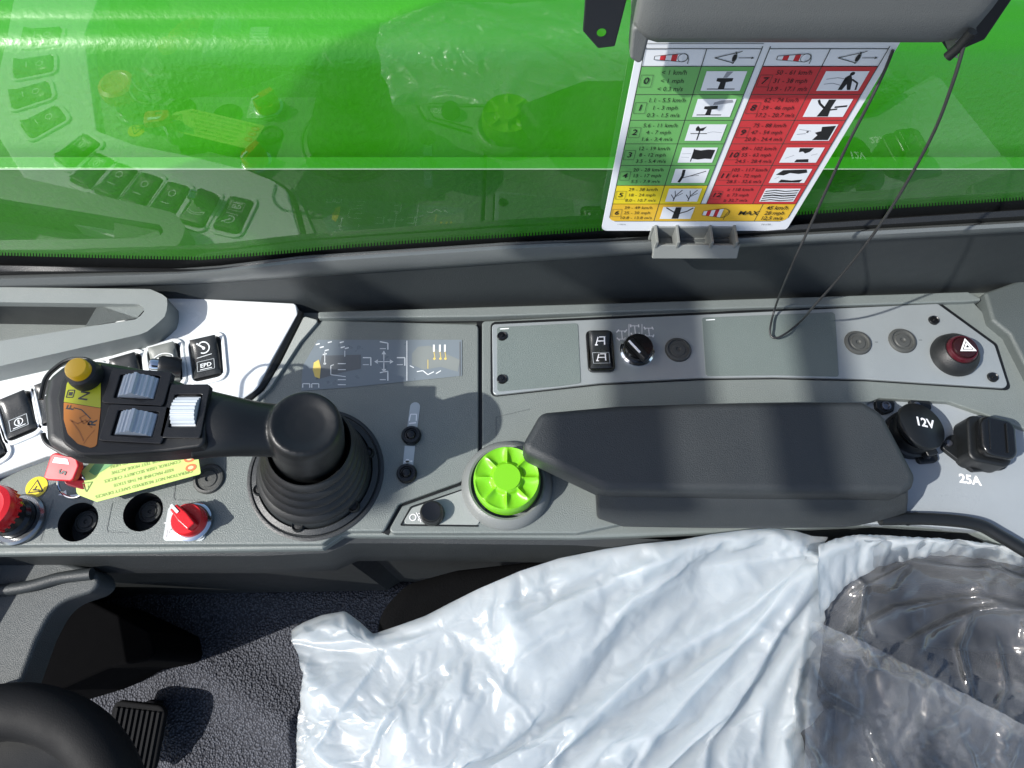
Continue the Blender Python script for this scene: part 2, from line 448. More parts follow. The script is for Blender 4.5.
boom = thing('loader_boom', 'bright green painted loader boom running along outside the window', 'boom', (0, 0.8, -0.3))
prof = [(0.670, -0.135), (0.690, -0.090), (0.712, -0.042), (0.728, -0.006), (0.735, 0.008), (0.742, 0.017), (0.752, 0.0235), (0.764, 0.0265), (0.772, 0.0272), (0.776, 0.0295), (0.782, 0.0335), (0.792, 0.036), (0.83, 0.038), (1.0, 0.040), (1.2, 0.036), (1.25, -0.04), (1.25, -0.6), (0.74, -0.6)]
bm = BM()
a = [bm.verts.new((-3.5, y, z)) for y, z in prof]; b = [bm.verts.new((3.5, y, z)) for y, z in prof]
for i in range(len(prof)): bm.faces.new((a[i], b[i], b[(i + 1) % len(prof)], a[(i + 1) % len(prof)]))
bm.faces.new(a[::-1]); bm.faces.new(b); bmesh.ops.recalc_face_normals(bm, faces=bm.faces[:])
part(boom, 'beam', bm, GREEN, smooth=40)
bm = BM()
for pr in ([(0.645, -0.100), (0.667, -0.100), (0.735, -0.60), (0.705, -0.60)],):
    a = [bm.verts.new((-3.5, y, z)) for y, z in pr]; b = [bm.verts.new((3.5, y, z)) for y, z in pr]
    for i in range(4): bm.faces.new((a[i], b[i], b[(i + 1) % 4], a[(i + 1) % 4]))
    bm.faces.new(a[::-1]); bm.faces.new(b); bmesh.ops.recalc_face_normals(bm, faces=bm.faces[:])
part(boom, 'side_plate', bm, GREEN, bevel=0.003)
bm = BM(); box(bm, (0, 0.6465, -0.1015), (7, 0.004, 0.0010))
part(boom, 'edge_highlight', bm, M('pale_edge_highlight', (0.42, 0.58, 0.38), 0.3), bevel=0.0005)  # pale strip painting in the highlight along the plate's upper edge

win = thing('side_window', 'clear side window pane with a dotted black edge, reflecting the console', 'window', (0, GC, 0.05))
gx = [-60, 0, 100, 200, 280, 350, 430, 512, 640, 768, 900, 1024, 1100]
gy0 = [253, 253.5, 256, 258, 252, 245.5, 240, 235, 226, 215, 206, 198, 193]
def gy(x):
    for i in range(len(gx) - 1):
        if gx[i] <= x <= gx[i + 1]:
            return gy0[i] + (gy0[i + 1] - gy0[i]) * (x - gx[i]) / (gx[i + 1] - gx[i])
    return gy0[0] if x < gx[0] else gy0[-1]
bm = BM()
low = [PV(x, gy(x) + 14) for x in gx]
low = [Vector((-1.1, GC, low[0].z))] + low + [Vector((1.1, GC, low[-1].z))]
vs = [bm.verts.new(v) for v in low] + [bm.verts.new((1.1, GC, 1.0)), bm.verts.new((-1.1, GC, 1.0))]
bm.faces.new(vs)
part(win, 'pane', bm, GLASS)
# printed black edge: solid strip plus a comb of fading dots
bm = BM()
vt = [bm.verts.new(PV(x, gy(x) + 2, 0.0015)) for x in gx]; vb = [bm.verts.new(PV(x, gy(x) + 26, 0.0015)) for x in gx]
for i in range(len(gx) - 1): bm.faces.new((vb[i], vb[i + 1], vt[i + 1], vt[i]))
k = -20.0
while k < 1045:
    x0, x1 = k, k + 1.5
    h = 4.2
    bm.faces.new([bm.verts.new(PV(*q, 0.0014)) for q in ((x0, gy(x0) + 3), (x1, gy(x1) + 3), (x1 - .2, gy(x1) + 3 - h), (x0 + .2, gy(x0) + 3 - h))])
    k += 3.1
part(win, 'frit_edge', bm, BLACK)
# seal, ridge and wall of the sill, lofted along x
def loft(rows, name, T, mat, smooth=50):
    bm = BM(); g = [[bm.verts.new(p) for p in r] for r in rows]
    for a, b in zip(g, g[1:]):
        for i in range(len(a) - 1): bm.faces.new((a[i], a[i + 1], b[i + 1], b[i]))
    bmesh.ops.recalc_face_normals(bm, faces=bm.faces[:])
    return part(T, name, bm, mat, smooth=smooth)
xs = list(range(-60, 1101, 40))
def lerp_tab(tab, x):
    for (x0, y0), (x1, y1) in zip(tab, tab[1:]):
        if x <= x1: return y0 + (y1 - y0) * (x - x0) / (x1 - x0)
    return tab[-1][1]
seal_b = [(-60, 277), (0, 275), (200, 270), (300, 258), (512, 244), (640, 239), (732, 236), (1024, 220), (1100, 215)]
ridge_b = [(-60, 292), (0, 291), (200, 283), (300, 277), (512, 262), (732, 247), (1024, 231), (1100, 226)]
wall_b = [(-60, 312), (0, 311), (170, 308), (320, 311.5), (512, 305), (768, 297), (970, 291), (1024, 289), (1100, 286)]
loft([[PV(x, gy(x) + 11, 0.002), PV(x, gy(x) + 12, 0.009), PV(x, (gy(x) + 14 + lerp_tab(seal_b, x)) / 2, 0.013), PV(x, lerp_tab(seal_b, x), 0.011), PV(x, lerp_tab(seal_b, x) + 2, 0.004)] for x in xs], 'rubber_seal', win, RUBBER)
trim = thing('sill_trim', 'dark grey plastic sill between the window and the console', 'trim', (0, GC - 0.02, 0.0))
def wallpt(x):
    p = P(x, lerp_tab(wall_b, x) + 3, -0.014); return p
rowsr, rowsw = [], []
for x in xs:
    s0, r0 = lerp_tab(seal_b, x), lerp_tab(ridge_b, x)
    rowsr.append([PV(x, s0 - 2, 0.004), PV(x, s0 + 1, 0.012), PV(x, s0 + (r0 - s0) * .25, 0.017), PV(x, s0 + (r0 - s0) * .6, 0.0195), PV(x, s0 + (r0 - s0) * .9, 0.0190), PV(x, r0, 0.0165), PV(x, r0 + 2, 0.008)])
    a = PV(x, r0 - 2, 0.0145); b = wallpt(x)
    rowsw.append([a, a.lerp(b, .08) + Vector((0, 0.0012, 0)), a.lerp(b, .5), b])
loft(rowsr, 'ridge', trim, SILLR)
loft(rowsw, 'wall_face', trim, SILL)

# ------------------------------------------------------------------ side console
con = thing('side_console', 'grey moulded side console with a pale switch strip and recessed panels', 'console', P(480, 430, 0))
front = [(-160, 575), (-60, 556), (322, 549), (342, 536), (577, 538), (640, 536), (880, 525), (975, 531), (1024, 557), (1110, 605)]
back = [(1110, 252), (1024, 276), (985, 291), (968, 291.5), (320, 311), (300, 300), (170, 297), (-60, 290)]
bm = BM(); prism(bm, PL(front + back, -0.012) + [], -0.026, -0.012)
part(con, 'base', bm, GREY, bevel=0.003)
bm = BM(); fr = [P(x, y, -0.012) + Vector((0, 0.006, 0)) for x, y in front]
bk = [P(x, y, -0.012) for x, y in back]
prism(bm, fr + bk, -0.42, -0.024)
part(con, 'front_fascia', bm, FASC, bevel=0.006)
# sloped apron under the front lip
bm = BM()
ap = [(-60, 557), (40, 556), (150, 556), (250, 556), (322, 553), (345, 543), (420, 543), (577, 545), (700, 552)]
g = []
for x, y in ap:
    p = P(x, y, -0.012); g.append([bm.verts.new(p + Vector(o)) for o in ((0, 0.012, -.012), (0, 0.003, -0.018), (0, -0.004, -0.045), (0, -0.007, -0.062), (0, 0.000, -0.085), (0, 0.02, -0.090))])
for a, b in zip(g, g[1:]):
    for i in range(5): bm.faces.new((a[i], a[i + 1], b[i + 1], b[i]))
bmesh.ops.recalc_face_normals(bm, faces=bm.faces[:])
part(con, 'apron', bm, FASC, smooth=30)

def boolean_cut(o, cutters):
    for c in cutters:
        md = o.modifiers.new('cut', 'BOOLEAN'); md.operation = 'DIFFERENCE'; md.solver = 'EXACT'; md.object = c
    for m_ in o.modifiers:
        if m_.type == 'BEVEL': m_.harden_normals = False
    dg = bpy.context.evaluated_depsgraph_get(); dg.update()
    me = bpy.data.meshes.new_from_object(o.evaluated_get(dg))
    o.modifiers.clear()
    o.data = me
    for p in me.polygons: p.use_smooth = False
    for c in cutters: bpy.data.objects.remove(c)

def cyl_cutter(p, r, z0, z1, n=40, rx=None):
    bm = BM(); lathe(bm, [(0, z0), (r, z0), (r, z1), (0, z1)], n, Matrix.Translation((p.x, p.y, 0)))
    me = bpy.data.meshes.new('cutter'); bm.to_mesh(me); bm.free()
    o = bpy.data.objects.new('cutter', me); COL.objects.link(o); return o

HOLES = [(78, 522, 0.0185), (143, 512, 0.0185)]
A = [(-100, 546), (322, 544), (341, 531), (384, 531), (399, 504), (466, 480), (478.5, 457), (478.5, 324), (322, 320), (302, 338), (263, 391), (200, 419), (120, 440), (47, 455), (0, 480), (-40, 496), (-100, 512)]
bm = BM(); prism(bm, fillet(PL(A), [0, .006, .006, .004, .006, .02, .01, .006, .006] + [.004] * 8), -0.014, 0.0)
panelA = part(con, 'joystick_panel', bm, GREY, bevel=0.0016, seg=3)
cut = []
for x, y, r in HOLES: cut.append(cyl_cutter(P(x, y, 0), r, -0.10, 0.02))
boolean_cut(panelA, cut)
# let the base open under the two deep holes as well
base_o = [c for c in con.children if c.name.startswith('base')][0]
boolean_cut(base_o, [cyl_cutter(P(x, y, 0), r + 0.001, -0.10, 0.02) for x, y, r in HOLES])
fas = [c for c in con.children if c.name.startswith('front_fascia')][0]
boolean_cut(fas, [cyl_cutter(P(x, y, 0), r + 0.0005, -0.0705, 0.02) for x, y, r in HOLES])

def ribbon(pts, z, w):
    bm = BM(); q = PL(pts, z); L = []
    for i, p in enumerate(q):
        d = (q[min(i + 1, len(q) - 1)] - q[max(i - 1, 0)]).normalized(); n = Vector((-d.y, d.x, 0)) * w / 2
        L.append((bm.verts.new(p + n), bm.verts.new(p - n)))
    for a, b in zip(L, L[1:]): bm.faces.new((a[0], a[1], b[1], b[0]))
    bmesh.ops.recalc_face_normals(bm, faces=bm.faces[:]); return bm
part(con, 'seam_shade', ribbon([(480.3, 316), (480.3, 380), (480.3, 457), (478, 466), (467, 481), (400.5, 505), (393, 517), (385, 534)], -.0045, .008), BLACK)  # black ribbon standing in for the shade inside the seam
part(con, 'back_lip_shade', ribbon([(318, 319), (400, 319), (482, 318)], -.004, .010), BLACK)  # black ribbon painting in the shadow below the back lip
# the dial panel: the rest of the console top to the right of the seam
B = [(482, 321), (968, 296), (1003, 333), (1040, 400), (1110, 420), (1110, 450), (1024, 428), (950, 402), (880, 398), (868, 403), (868, 470), (640, 520), (578, 533), (387, 533), (402, 506), (469, 482), (482, 457)]
bm = BM(); prism(bm, fillet(PL(B), [.004, .01, .01, .006, 0, 0, .006, .02, .004, 0, 0, 0, .004, .004, .004, .02, .008]), -0.014, 0.0)
part(con, 'dial_panel', bm, GREY, bevel=0.0016)
# raised lip of trim along the back, and the upper right corner piece
bm = BM(); prism(bm, fillet(PL([(318, 311.5), (640, 302), (968, 291.5), (985, 300), (966, 301.5), (640, 311), (480, 316.5), (318, 318)], 0.006), .002), -0.012, 0.006)
part(con, 'back_lip', bm, GREY, bevel=0.002)
bm = BM(); prism(bm, fillet(PL([(985, 292), (1110, 248), (1110, 420), (1042, 396), (1016, 346), (1010, 334), (993, 320)], 0.012), .004), -0.012, 0.012)
part(con, 'rear_corner_trim', bm, M('corner_trim_grey', (0.065, 0.077, 0.075), 0.5, bump=(1000, 0.0005)), bevel=0.004)
# light strip panel with its two matte inserts
Cst = [(492, 324), (938, 303.5), (995, 345), (1009, 388), (866, 379), (775, 377), (700, 378), (600, 383), (493, 395)]
bm = BM(); prism(bm, fillet(PL([(490.5, 322), (938.5, 301.5), (997, 344), (1011.5, 390.5), (866, 381), (775, 379), (700, 380), (600, 385), (490.5, 397)], 0.0012), .006), 0.0004, 0.0012)
part(con, 'strip_gap', bm, BLACK)
bm = BM(); prism(bm, fillet(PL(Cst, 0.004), [.004, .004, .006, .006, .02, .02, .02, .02, .004]), -0.002, 0.004)
strip = part(con, 'switch_strip', bm, SILVER, bevel=0.0010)
for poly in ([(497, 327), (578, 323), (581, 383), (560, 386), (497, 391.5)], [(702, 317.5), (835, 312), (839, 376.5), (775, 375), (706, 376)]):
    bm = BM(); prism(bm, fillet(PL(poly, 0.0046), .003), 0.003, 0.0046)
    part(con, 'matte_insert', bm, INSERT, bevel=0.0004)
for x, y in ((502, 336), (502, 379), (934, 320), (993, 377)):
    bm = BM(); lathe(bm, [(0.0015, .002), (0.0015, .0007), (0.004, .0005), (0.0048, .0012), (0.0052, 0), (0.0055, -0.001)], 24, ZM(x, y, 0.0052))
    bmesh.ops.holes_fill(bm, edges=bm.edges[:])
    s_ = part(con, 'screw', bm, BLACKG)
fl = Flat(ZM(0, 0, 0))
def mk_flat(z): return Flat(Matrix.Translation((0, 0, z)))
fl = mk_flat(0.0049)
def seg(fl, pts, w, z, mi=0): fl.line([tuple(P(x, y, z).xy) for x, y in pts], w, mi)
def axle(fl, x, y, z, w, h, skew=0.0, tilt=0.0, lw=0.0009):      # steering-mode pictogram: two axles on a bar
    c_ = P(x, y, z)
    def q(a, b): return (c_.x + a * math.cos(tilt) - b * math.sin(tilt), c_.y + a * math.sin(tilt) + b * math.cos(tilt))
    fl.line([q(0, -h), q(0, h)], lw)
    for sy, sk in ((1, skew), (-1, -skew)):
        fl.line([q(-w, sy * h), q(w, sy * h)], lw)
        for sx in (-1, 1): fl.line([q(sx * w - sk, sy * h - h * .35), q(sx * w + sk, sy * h + h * .35)], lw * 1.5)
for args in ((622, 335, 0.005, .0042, .0048, .0014), (635, 330, 0.005, .0042, .0050, 0), (649, 332, 0.005, .0042, .0046, -.0006)):
    fl = mk_flat(0.0049); axle(fl, *args); part(con, 'steering_mode_icon', fl.bm, WMARKB)
for pts in ([(629, 324), (629, 337)], [(642, 324), (642, 337)]):
    fl = mk_flat(0.0049); seg(fl, pts, .0007, .005); part(con, 'divider_line', fl.bm, WMARKB)
for x, y in ((500, 329), (706, 320)):
    fl = mk_flat(0.0050); seg(fl, [(x, y), (x + 9, y - .5)], .0012, .005); part(con, 'insert_dash', fl.bm, WMARK)
for x, y in ((875, 342), (919, 340)):
    fl = mk_flat(0.0049); seg(fl, [(x, y), (x + 3, y)], .0008, .005); part(con, 'plug_tick', fl.bm, GREY_D)
# lower socket plate
bm = BM(); prism(bm, fillet(PL([(862, 398), (880, 400), (950, 404), (1024, 431), (1110, 455), (1110, 590), (1024, 552), (985, 531), (905, 524), (862, 524)], -0.006), .004), -0.02, -0.006)
part(con, 'socket_plate', bm, M('socket_plate_grey', (0.26, 0.285, 0.30), 0.3, bump=(1500, 0.0002)), bevel=0.001)
bm = BM(); tube(bm, spline(PL([(880, 519), (930, 519), (975, 524), (1000, 536), (1040, 560)], 0.0), 6), .006, 10)
part(con, 'plate_edge_bead', bm, BLACK)
# the flat reserve to the left of the armrest and the little knob niche
fl = mk_flat(0.0004)
seg(fl, [(496, 436), (496, 417), (530, 409)], .0006, .0004)
part(con, 'moulding_line', fl.bm, GREY_D)
bm = BM(); nic = PL([(402, 524), (412, 508), (463, 490), (490, 500), (478, 525)], 0.0006)
prism(bm, fillet(nic, .003), -0.002, 0.0012)
part(con, 'knob_niche', bm, M('niche_grey', (0.27, 0.29, 0.275), 0.4, bump=(1200, 0.0003)), bevel=0.0006)
fl = mk_flat(0.0010)
pl_ = [tuple(P(*q, .001).xy) for q in ((402, 524), (412, 508), (463, 490), (478, 498), (478, 526))]
fl.line([tuple(P(*q, .001).xy) for q in ((478, 526), (401, 525), (411, 507), (465, 489))], .0016, 0)
part(con, 'niche_outline', fl.bm, BLACK)
# outline plates around the small controls on the joystick panel
for pts in ([(40, 541), (42, 535), (53, 500)], [(128, 533), (108, 532), (106.5, 529), (112, 503)], [(199, 500), (175, 500), (173.5, 497), (175.5, 482)]):
    fl = mk_flat(0.0005); seg(fl, pts, .0006, .0005); part(con, 'outline_groove', fl.bm, GREY_D)
fl = mk_flat(0.0007)
for pts in ([(58, 495), (66, 490), (67, 496)], [(70, 495), (80, 494), (79, 497), (69, 498)]): fl.poly([tuple(P(*q, .0007).xy) for q in pts])
part(con, 'key_switch_icons', fl.bm, WMARKB)
# white band with its long curved tail round the steering column
tail_in = [(-.50, .180), (-.533, .084), (-.554, .02), (-.552, -.06), (-.548, -.30)]
tail_out = [(-.70, -.30), (-.67, -.07), (-.655, .02), (-.645, .105), (-.62, .185), (-.56, .262)]
wpts = [P(x, y, 0.008).xy for x, y in ((298, 314), (272, 360), (258, 388), (236, 404), (200, 419), (120, 440), (47, 456))] + [Vector(v) for v in tail_in] + [Vector(v) for v in tail_out] + [P(x, y, .008).xy for x, y in ((0, 360), (100, 330), (160, 296), (296, 303))]
bm = BM(); prism(bm, fillet(wpts, .006), -0.02, 0.008)
part(con, 'white_band', bm, WHITE, bevel=0.002)
bm = BM(); tube(bm, spline([Vector((*(P(x, y, 0).xy), 0.003)) for x, y in ((301, 314), (277, 362), (262, 389), (240, 405), (200, 422))], 8), .0045, 8)
part(con, 'band_edge_gasket', bm, BLACK)
bm = BM(); prism(bm, fillet([P(x, y, .004).xy for x, y in ((304, 316), (319, 320), (300, 342), (270, 388), (255, 402), (246, 405), (264, 390), (281, 362))], .003), -0.01, 0.004)
part(con, 'band_side_bead', bm, M('bead_grey', (0.30, 0.32, 0.30), 0.4, bump=(1200, 0.0004)), bevel=0.002)

# ------------------------------------------------------------------ storage tray at upper left
tray = thing('door_tray', 'grey plastic pocket tray with a deep dark opening beside the white band', 'tray', P(60, 320, 0))
o_ = PL([(-90, 286), (150, 289), (168, 297), (166, 316), (146, 333), (0, 366), (-90, 386)], 0.035)
i_ = PL([(-90, 301), (138, 304), (146, 309), (138, 319), (86, 327), (0, 341), (-90, 355)], 0.035)
bm = BM(); ring(bm, resample(fillet(o_, [0, .01, .01, .012, .02, .02, 0]), 90), resample(fillet(i_, [0, .004, .004, .004, .01, .01, 0]), 90), -0.03, 0.035)
part(tray, 'rim', bm, M('tray_grey', (0.19, 0.21, 0.20), 0.42, bump=(1200, 0.0003)), bevel=0.005, smooth=50)
li_ = fillet(i_, [0, .004, .004, .004, .01, .01, 0]); bm = BM()
lt = [bm.verts.new((p.x, p.y - 0.0, 0.027)) for p in li_]; lb = [bm.verts.new((p.x, p.y, -0.028)) for p in li_]
for k in range(len(li_)): bm.faces.new((lt[k], lb[k], lb[(k + 1) % len(li_)], lt[(k + 1) % len(li_)]))
cx_, cy_ = sum(p.x for p in li_) / len(li_), sum(p.y for p in li_) / len(li_)
bmesh.ops.scale(bm, vec=(.992, .975, 1), space=Matrix.Translation((-cx_, -cy_, 0)), verts=bm.verts[:])
part(tray, 'shade_liner', bm, SILL)  # dark lining added so the opening looks shaded
bm = BM(); prism(bm, [p for p in o_], -0.035, -0.0285)
part(tray, 'bottom', bm, BLACK)
bm = BM()
f_ = [P(85, 327, 0.030), P(98, 305, 0.028), P(140, 305, 0.030), P(144, 310, 0.030), P(137, 318, 0.030)]
bm.faces.new([bm.verts.new(v) for v in f_])
bmesh.ops.solidify(bm, geom=bm.faces[:], thickness=0.003)
part(tray, 'end_ledge', bm, GREY)

# ------------------------------------------------------------------ rocker switches
def rrect(w, h, r, n=4): return fillet([(-w / 2, -h / 2), (w / 2, -h / 2), (w / 2, h / 2), (-w / 2, h / 2)], r, n)
def trap(w0, w1, h, r): return fillet([(-w0 / 2, -h / 2), (w0 / 2, -h / 2), (w1 / 2, h / 2), (-w1 / 2, h / 2)], r, 4)
def rocker_mesh(w, h, crown=0.004, tilt=0.09):
    bm = BM(); nx, ny = 8, 14; g = []
    for j in range(ny + 1):
        v = -1 + 2 * j / ny; row = []
        for i in range(nx + 1):
            u = -1 + 2 * i / nx
            e = max(abs(u) ** 8, abs(v) ** 10)
            z = 0.006 + tilt * v * h / 2 + crown * (v * v - .4) - 0.0022 * e
            row.append(bm.verts.new((u * w / 2 * (1 - .03 * v), v * h / 2, z)))
        g.append(row)
    for a, b in zip(g, g[1:]):
        for i in range(nx): bm.faces.new((a[i], a[i + 1], b[i + 1], b[i]))
    edge = [e for e in bm.edges if e.is_boundary]
    r = bmesh.ops.extrude_edge_only(bm, edges=edge)
    for v in [x for x in r['geom'] if isinstance(x, bmesh.types.BMVert)]: v.co.z = -0.004
    return bm
def zrock(v, h, crown=0.004, tilt=0.09): return 0.006 + tilt * v * h / 2 + crown * (v * v - .4)
def rocker_icon(kind, h, sc=1.0):
    fl = Flat(Matrix.Identity(4), 0.00005)
    def drape():
        for v in fl.bm.verts: v.co.z = zrock(max(-1, min(1, v.co.y / (h / 2))), h) + 0.0006
    if kind == 'epd':
        fl.text(0, -.0095, 'EPD', .0066, 0, bold=.00012); fl.line([(-.006, -.0138), (.006, -.0138)], .0009)
        fl.line([(-.008, .0005), (.007, .0018)], .0006)
        fl.frame(-.0085, -.0155, .0085, -.004, .0005, 1)
        fl.arc(0, .010, .0058, -2.2, 2.2, .0012); fl.line([(0, .010), (-.006, .0155)], .0016); fl.disc(0, .0095, .0016)
    elif kind == 'lens':
        fl.frame(-.0085, -.0165, .0085, -.0035, .0006, 1); fl.arc(0, -.009, .004, 0, 2 * PI, .0009); fl.line([(-.006, -.0145), (.006, -.0145)], .0009); fl.line([(0, -.0115), (0, -.0065)], .0016)
    elif kind == 'arc':
        fl.arc(0, -.004, .015, .85, 2.25, .0009); fl.arc(0, -.007, .0150, .85, 2.25, .0009)
        fl.line([(-.0099, .0072), (-.0099, .0043)], .0009); fl.line([(.0099, .0072), (.0099, .0043)], .0009)
    elif kind == 'axle':
        for y0, sg in ((.0095, 1), (-.0085, -1)):
            fl.line([(-.0045, y0 - .004), (-.002, y0 + .004)], .0011); fl.line([(.0045, y0 - .004), (.0045, y0 + .004)], .0013)
            fl.line([(-.0035, y0), (.0045, y0)], .0010); fl.line([(-.0055, y0 - .004), (-.0025, y0 - .004)], .0011); fl.line([(-.001, y0 + .004), (.0055, y0 + .004)], .0009)
        fl.frame(-.0085, -.0155, .0085, -.003, .0005, 1)
    else: fl.line([(-.005, .007), (.005, .007)], .001); fl.arc(0, -.008, .004, 0, 2 * PI, .0009)
    drape(); return fl.bm
BAND_Z = 0.008
ROCKM = M('rocker_black', (0.022, 0.024, 0.024), 0.28, bump=(1500, 0.0001))
ROCKG = M('rocker_grey', (0.17, 0.18, 0.165), 0.4, bump=(1500, 0.0002))
def band_switch(loc, rot, label, kind, mat=ROCKM, sc=1.0):
    T = thing('rocker_switch', label, 'switch', (0, 0, 0), 'rocker switches in the white band')
    w, h = .0275, .043
    bm = BM(); ring(bm, resample(trap(w + .011, w + .014, h + .015, .010), 60), resample(trap(w + .003, w + .006, h + .005, .006), 60), -0.003, 0.0022)
    part(T, 'bezel', bm, WHITE, bevel=0.0010, local=True)
    bm = BM(); prism(bm, trap(w + .0025, w + .0055, h + .0045, .006), -0.002, 0.0006)
    part(T, 'well', bm, BLACK, local=True)
    part(T, 'rocker', rocker_mesh(w - .001, h), mat, local=True, smooth=60)
    part(T, 'icon', rocker_icon(kind, h), [WMARK, GMARK], local=True)
    T.location = loc; T.rotation_euler = (0, 0, rot); T.scale = (sc, sc, sc)
    return T
B_ = [((207, 359), 15, 'black rocker switch lettered EPD at the top end of the white band', 'epd', ROCKM),
      ((166, 366), 17, 'grey rocker switch with a curved bar symbol, behind the chrome-tipped knob', 'arc', ROCKG),
      ((128, 377), 19, 'black rocker switch half covered by the joystick head', 'plain', ROCKM),
      ((91, 389), 21, 'black rocker switch hidden under the yellow joystick button', 'plain', ROCKM),
      ((55, 402), 23, 'black rocker switch peeping out at the rounded end of the joystick head', 'plain', ROCKM),
      ((20, 416), 27, 'black rocker switch with a lamp symbol left of the joystick head', 'lens', ROCKM),
      ((-14, 444), 36, 'black rocker switch cut by the left edge of the photograph', 'lens', ROCKM)]
for (x, y), r, lab, kd, mt in B_: band_switch(P(x, y, BAND_Z), math.radians(r), lab, kd, mt)
for (x, y), r, lab in (((-.566, .168), 50, 'black rocker switch, first of the row seen only as a reflection'), ((-.594, .125), 66, 'black rocker switch, second of the row seen only as a reflection'), ((-.603, .077), 76, 'black rocker switch, third of the row seen only as a reflection'), ((-.607, .025), 84, 'black rocker switch, last of the row seen only as a reflection')):
    band_switch(Vector((x, y, BAND_Z)), math.radians(r), lab, 'plain')
# small shiny stalk knob
T = thing('stalk_knob', 'small black knob with a chrome tip standing on the white band', 'knob', P(180, 380, 0.01))
m = Matrix.Translation(P(181, 368, 0.014)) @ Matrix.Rotation(math.radians(-62), 4, 'Y') @ Matrix.Rotation(math.radians(5), 4, 'X')
bm = BM(); lathe(bm, [(0, 0), (.0095, 0), (.0105, .004), (.0105, .018), (.0085, .021), (.0, .021)], 32, m)
part(T, 'collar', bm, BLACK)
bm = BM(); lathe(bm, [(.0068, .020), (.0068, .026), (.0055, .0285), (0, .0295)], 28, m)
part(T, 'tip', bm, CHROME)
# rocker on the strip
T = thing('steering_rocker_switch', 'tall black rocker switch with two axle symbols on the pale strip', 'switch', (0, 0, 0))
w, h = .0225, .041
bm = BM(); ring(bm, resample(rrect(w + .0055, h + .006, .005), 60), resample(rrect(w + .001, h + .001, .003), 60), -0.002, 0.0042)
part(T, 'frame', bm, BLACKG, bevel=0.0012, local=True)
part(T, 'rocker', rocker_mesh(w, h), ROCKM, local=True, smooth=60)
part(T, 'icon', rocker_icon('axle', h), [WMARKB, GMARK], local=True)
T.location = P(600, 352, .004); T.rotation_euler = (0, 0, math.radians(1))

# ------------------------------------------------------------------ knobs, plugs, buttons on the console
T = thing('steering_selector', 'round black selector knob with a white pointer and a chrome ring', 'knob', P(637, 351, .004))
bm = BM(); lathe(bm, [(.0180, 0), (.0180, .002), (.0160, .0040), (.0135, .0035)], 40, ZM(637, 351, .004)); part(T, 'chrome_ring', bm, CHROME)
bm = BM(); lathe(bm, [(.0148, .0), (.0148, .011), (.0136, .0125), (0, .0125)], 40, ZM(637, 351, .004)); part(T, 'cap', bm, BLACKG)
bm = BM(); box(bm, P(638, 350, .020), (.0078, .027, .009), math.radians(38)); part(T, 'grip', bm, BLACK, bevel=.002)
bm = BM(); box(bm, P(634.5, 346.5, .0248) , (.0022, .017, .0010), math.radians(38)); part(T, 'pointer', bm, WMARKB, bevel=.0003)

def plug(loc, label, r=.0128):
    T = thing('blanking_plug', label, 'plug', (0, 0, 0), 'round rubber blanking plugs')
    bm = BM(); lathe(bm, [(r * 1.08, -.001), (r * 1.08, .0008), (r, .0026), (r * .86, .0030), (r * .80, .0012), (r * .62, .0012), (r * .56, .0022), (r * .22, .0024), (r * .14, .0008), (0, .0008)], 48)
    part(T, 'disc', bm, GROMMET, local=True)
    T.location = loc; return T
plug(P(678, 350, .004), 'round rubber plug in the strip just right of the selector knob')
plug(P(857.5, 343, .004), 'round rubber plug in the strip right beside the wide dark insert')
plug(P(902, 341, .004), 'round rubber plug in the strip between another plug and the hazard switch', .0132)
plug(P(209, 479, 0), 'flat grey rubber plug beside the end of the lime tag', .0140)
plug(P(87, 522, -.021) , 'rubber plug at the bottom of the left deep round hole', .0105)
plug(P(151, 512, -.021), 'rubber plug at the bottom of the right deep round hole', .0105)
for (x, y, r) in HOLES:
    bm = BM(); p = P(x, y, 0); lathe(bm, [(r, .0003), (r - .0004, -.004), (r - .0004, -.022), (r * .55, -.023), (0, -.023)], 40, Matrix.Translation((p.x, p.y, 0)))
    for f in bm.faces: f.normal_flip()
    part(con, 'hole_sleeve', bm, BLACK)

# hazard warning switch
T = thing('hazard_switch', 'big round black hazard switch with a red ring and white triangle', 'switch', P(953, 355, .004))
c0 = P(953, 356, .004)
bm = BM(); lathe(bm, [(.0235, 0), (.0240, .003), (.0215, .010), (.0165, .0155), (.0150, .0150)], 56, Matrix.Translation(c0)); part(T, 'bezel', bm, RUBBER)
bm = BM(); lathe(bm, [(.0152, .012), (.0150, .017), (.0135, .0195), (.0122, .0195), (.0120, .018)], 48, Matrix.Translation(c0)); part(T, 'red_ring', bm, M('dark_red_plastic', (0.05, 0.005, 0.009), 0.3))
bm = BM(); lathe(bm, [(.0122, .017), (.0110, .0215), (.004, .0225), (0, .0225)], 40, Matrix.Translation(c0)); part(T, 'button', bm, M('maroon_black', (0.022, 0.006, 0.007), 0.3))
fl = Flat(Matrix.Translation(c0 + Vector((0.0, -.0012, .0240))), .00015)
def tri(fl, r, mi, y=0): fl.poly([(r * math.cos(a), r * math.sin(a) + y) for a in (PI / 2, PI / 2 + 2 * PI / 3, PI / 2 + 4 * PI / 3)], mi)
tri(fl, .0096, 0); fl.lift(); tri(fl, .0066, 1); fl.lift(); tri(fl, .0050, 0); fl.lift(); tri(fl, .0022, 1)
part(T, 'triangle_mark', fl.bm, [WMARKB, INK])

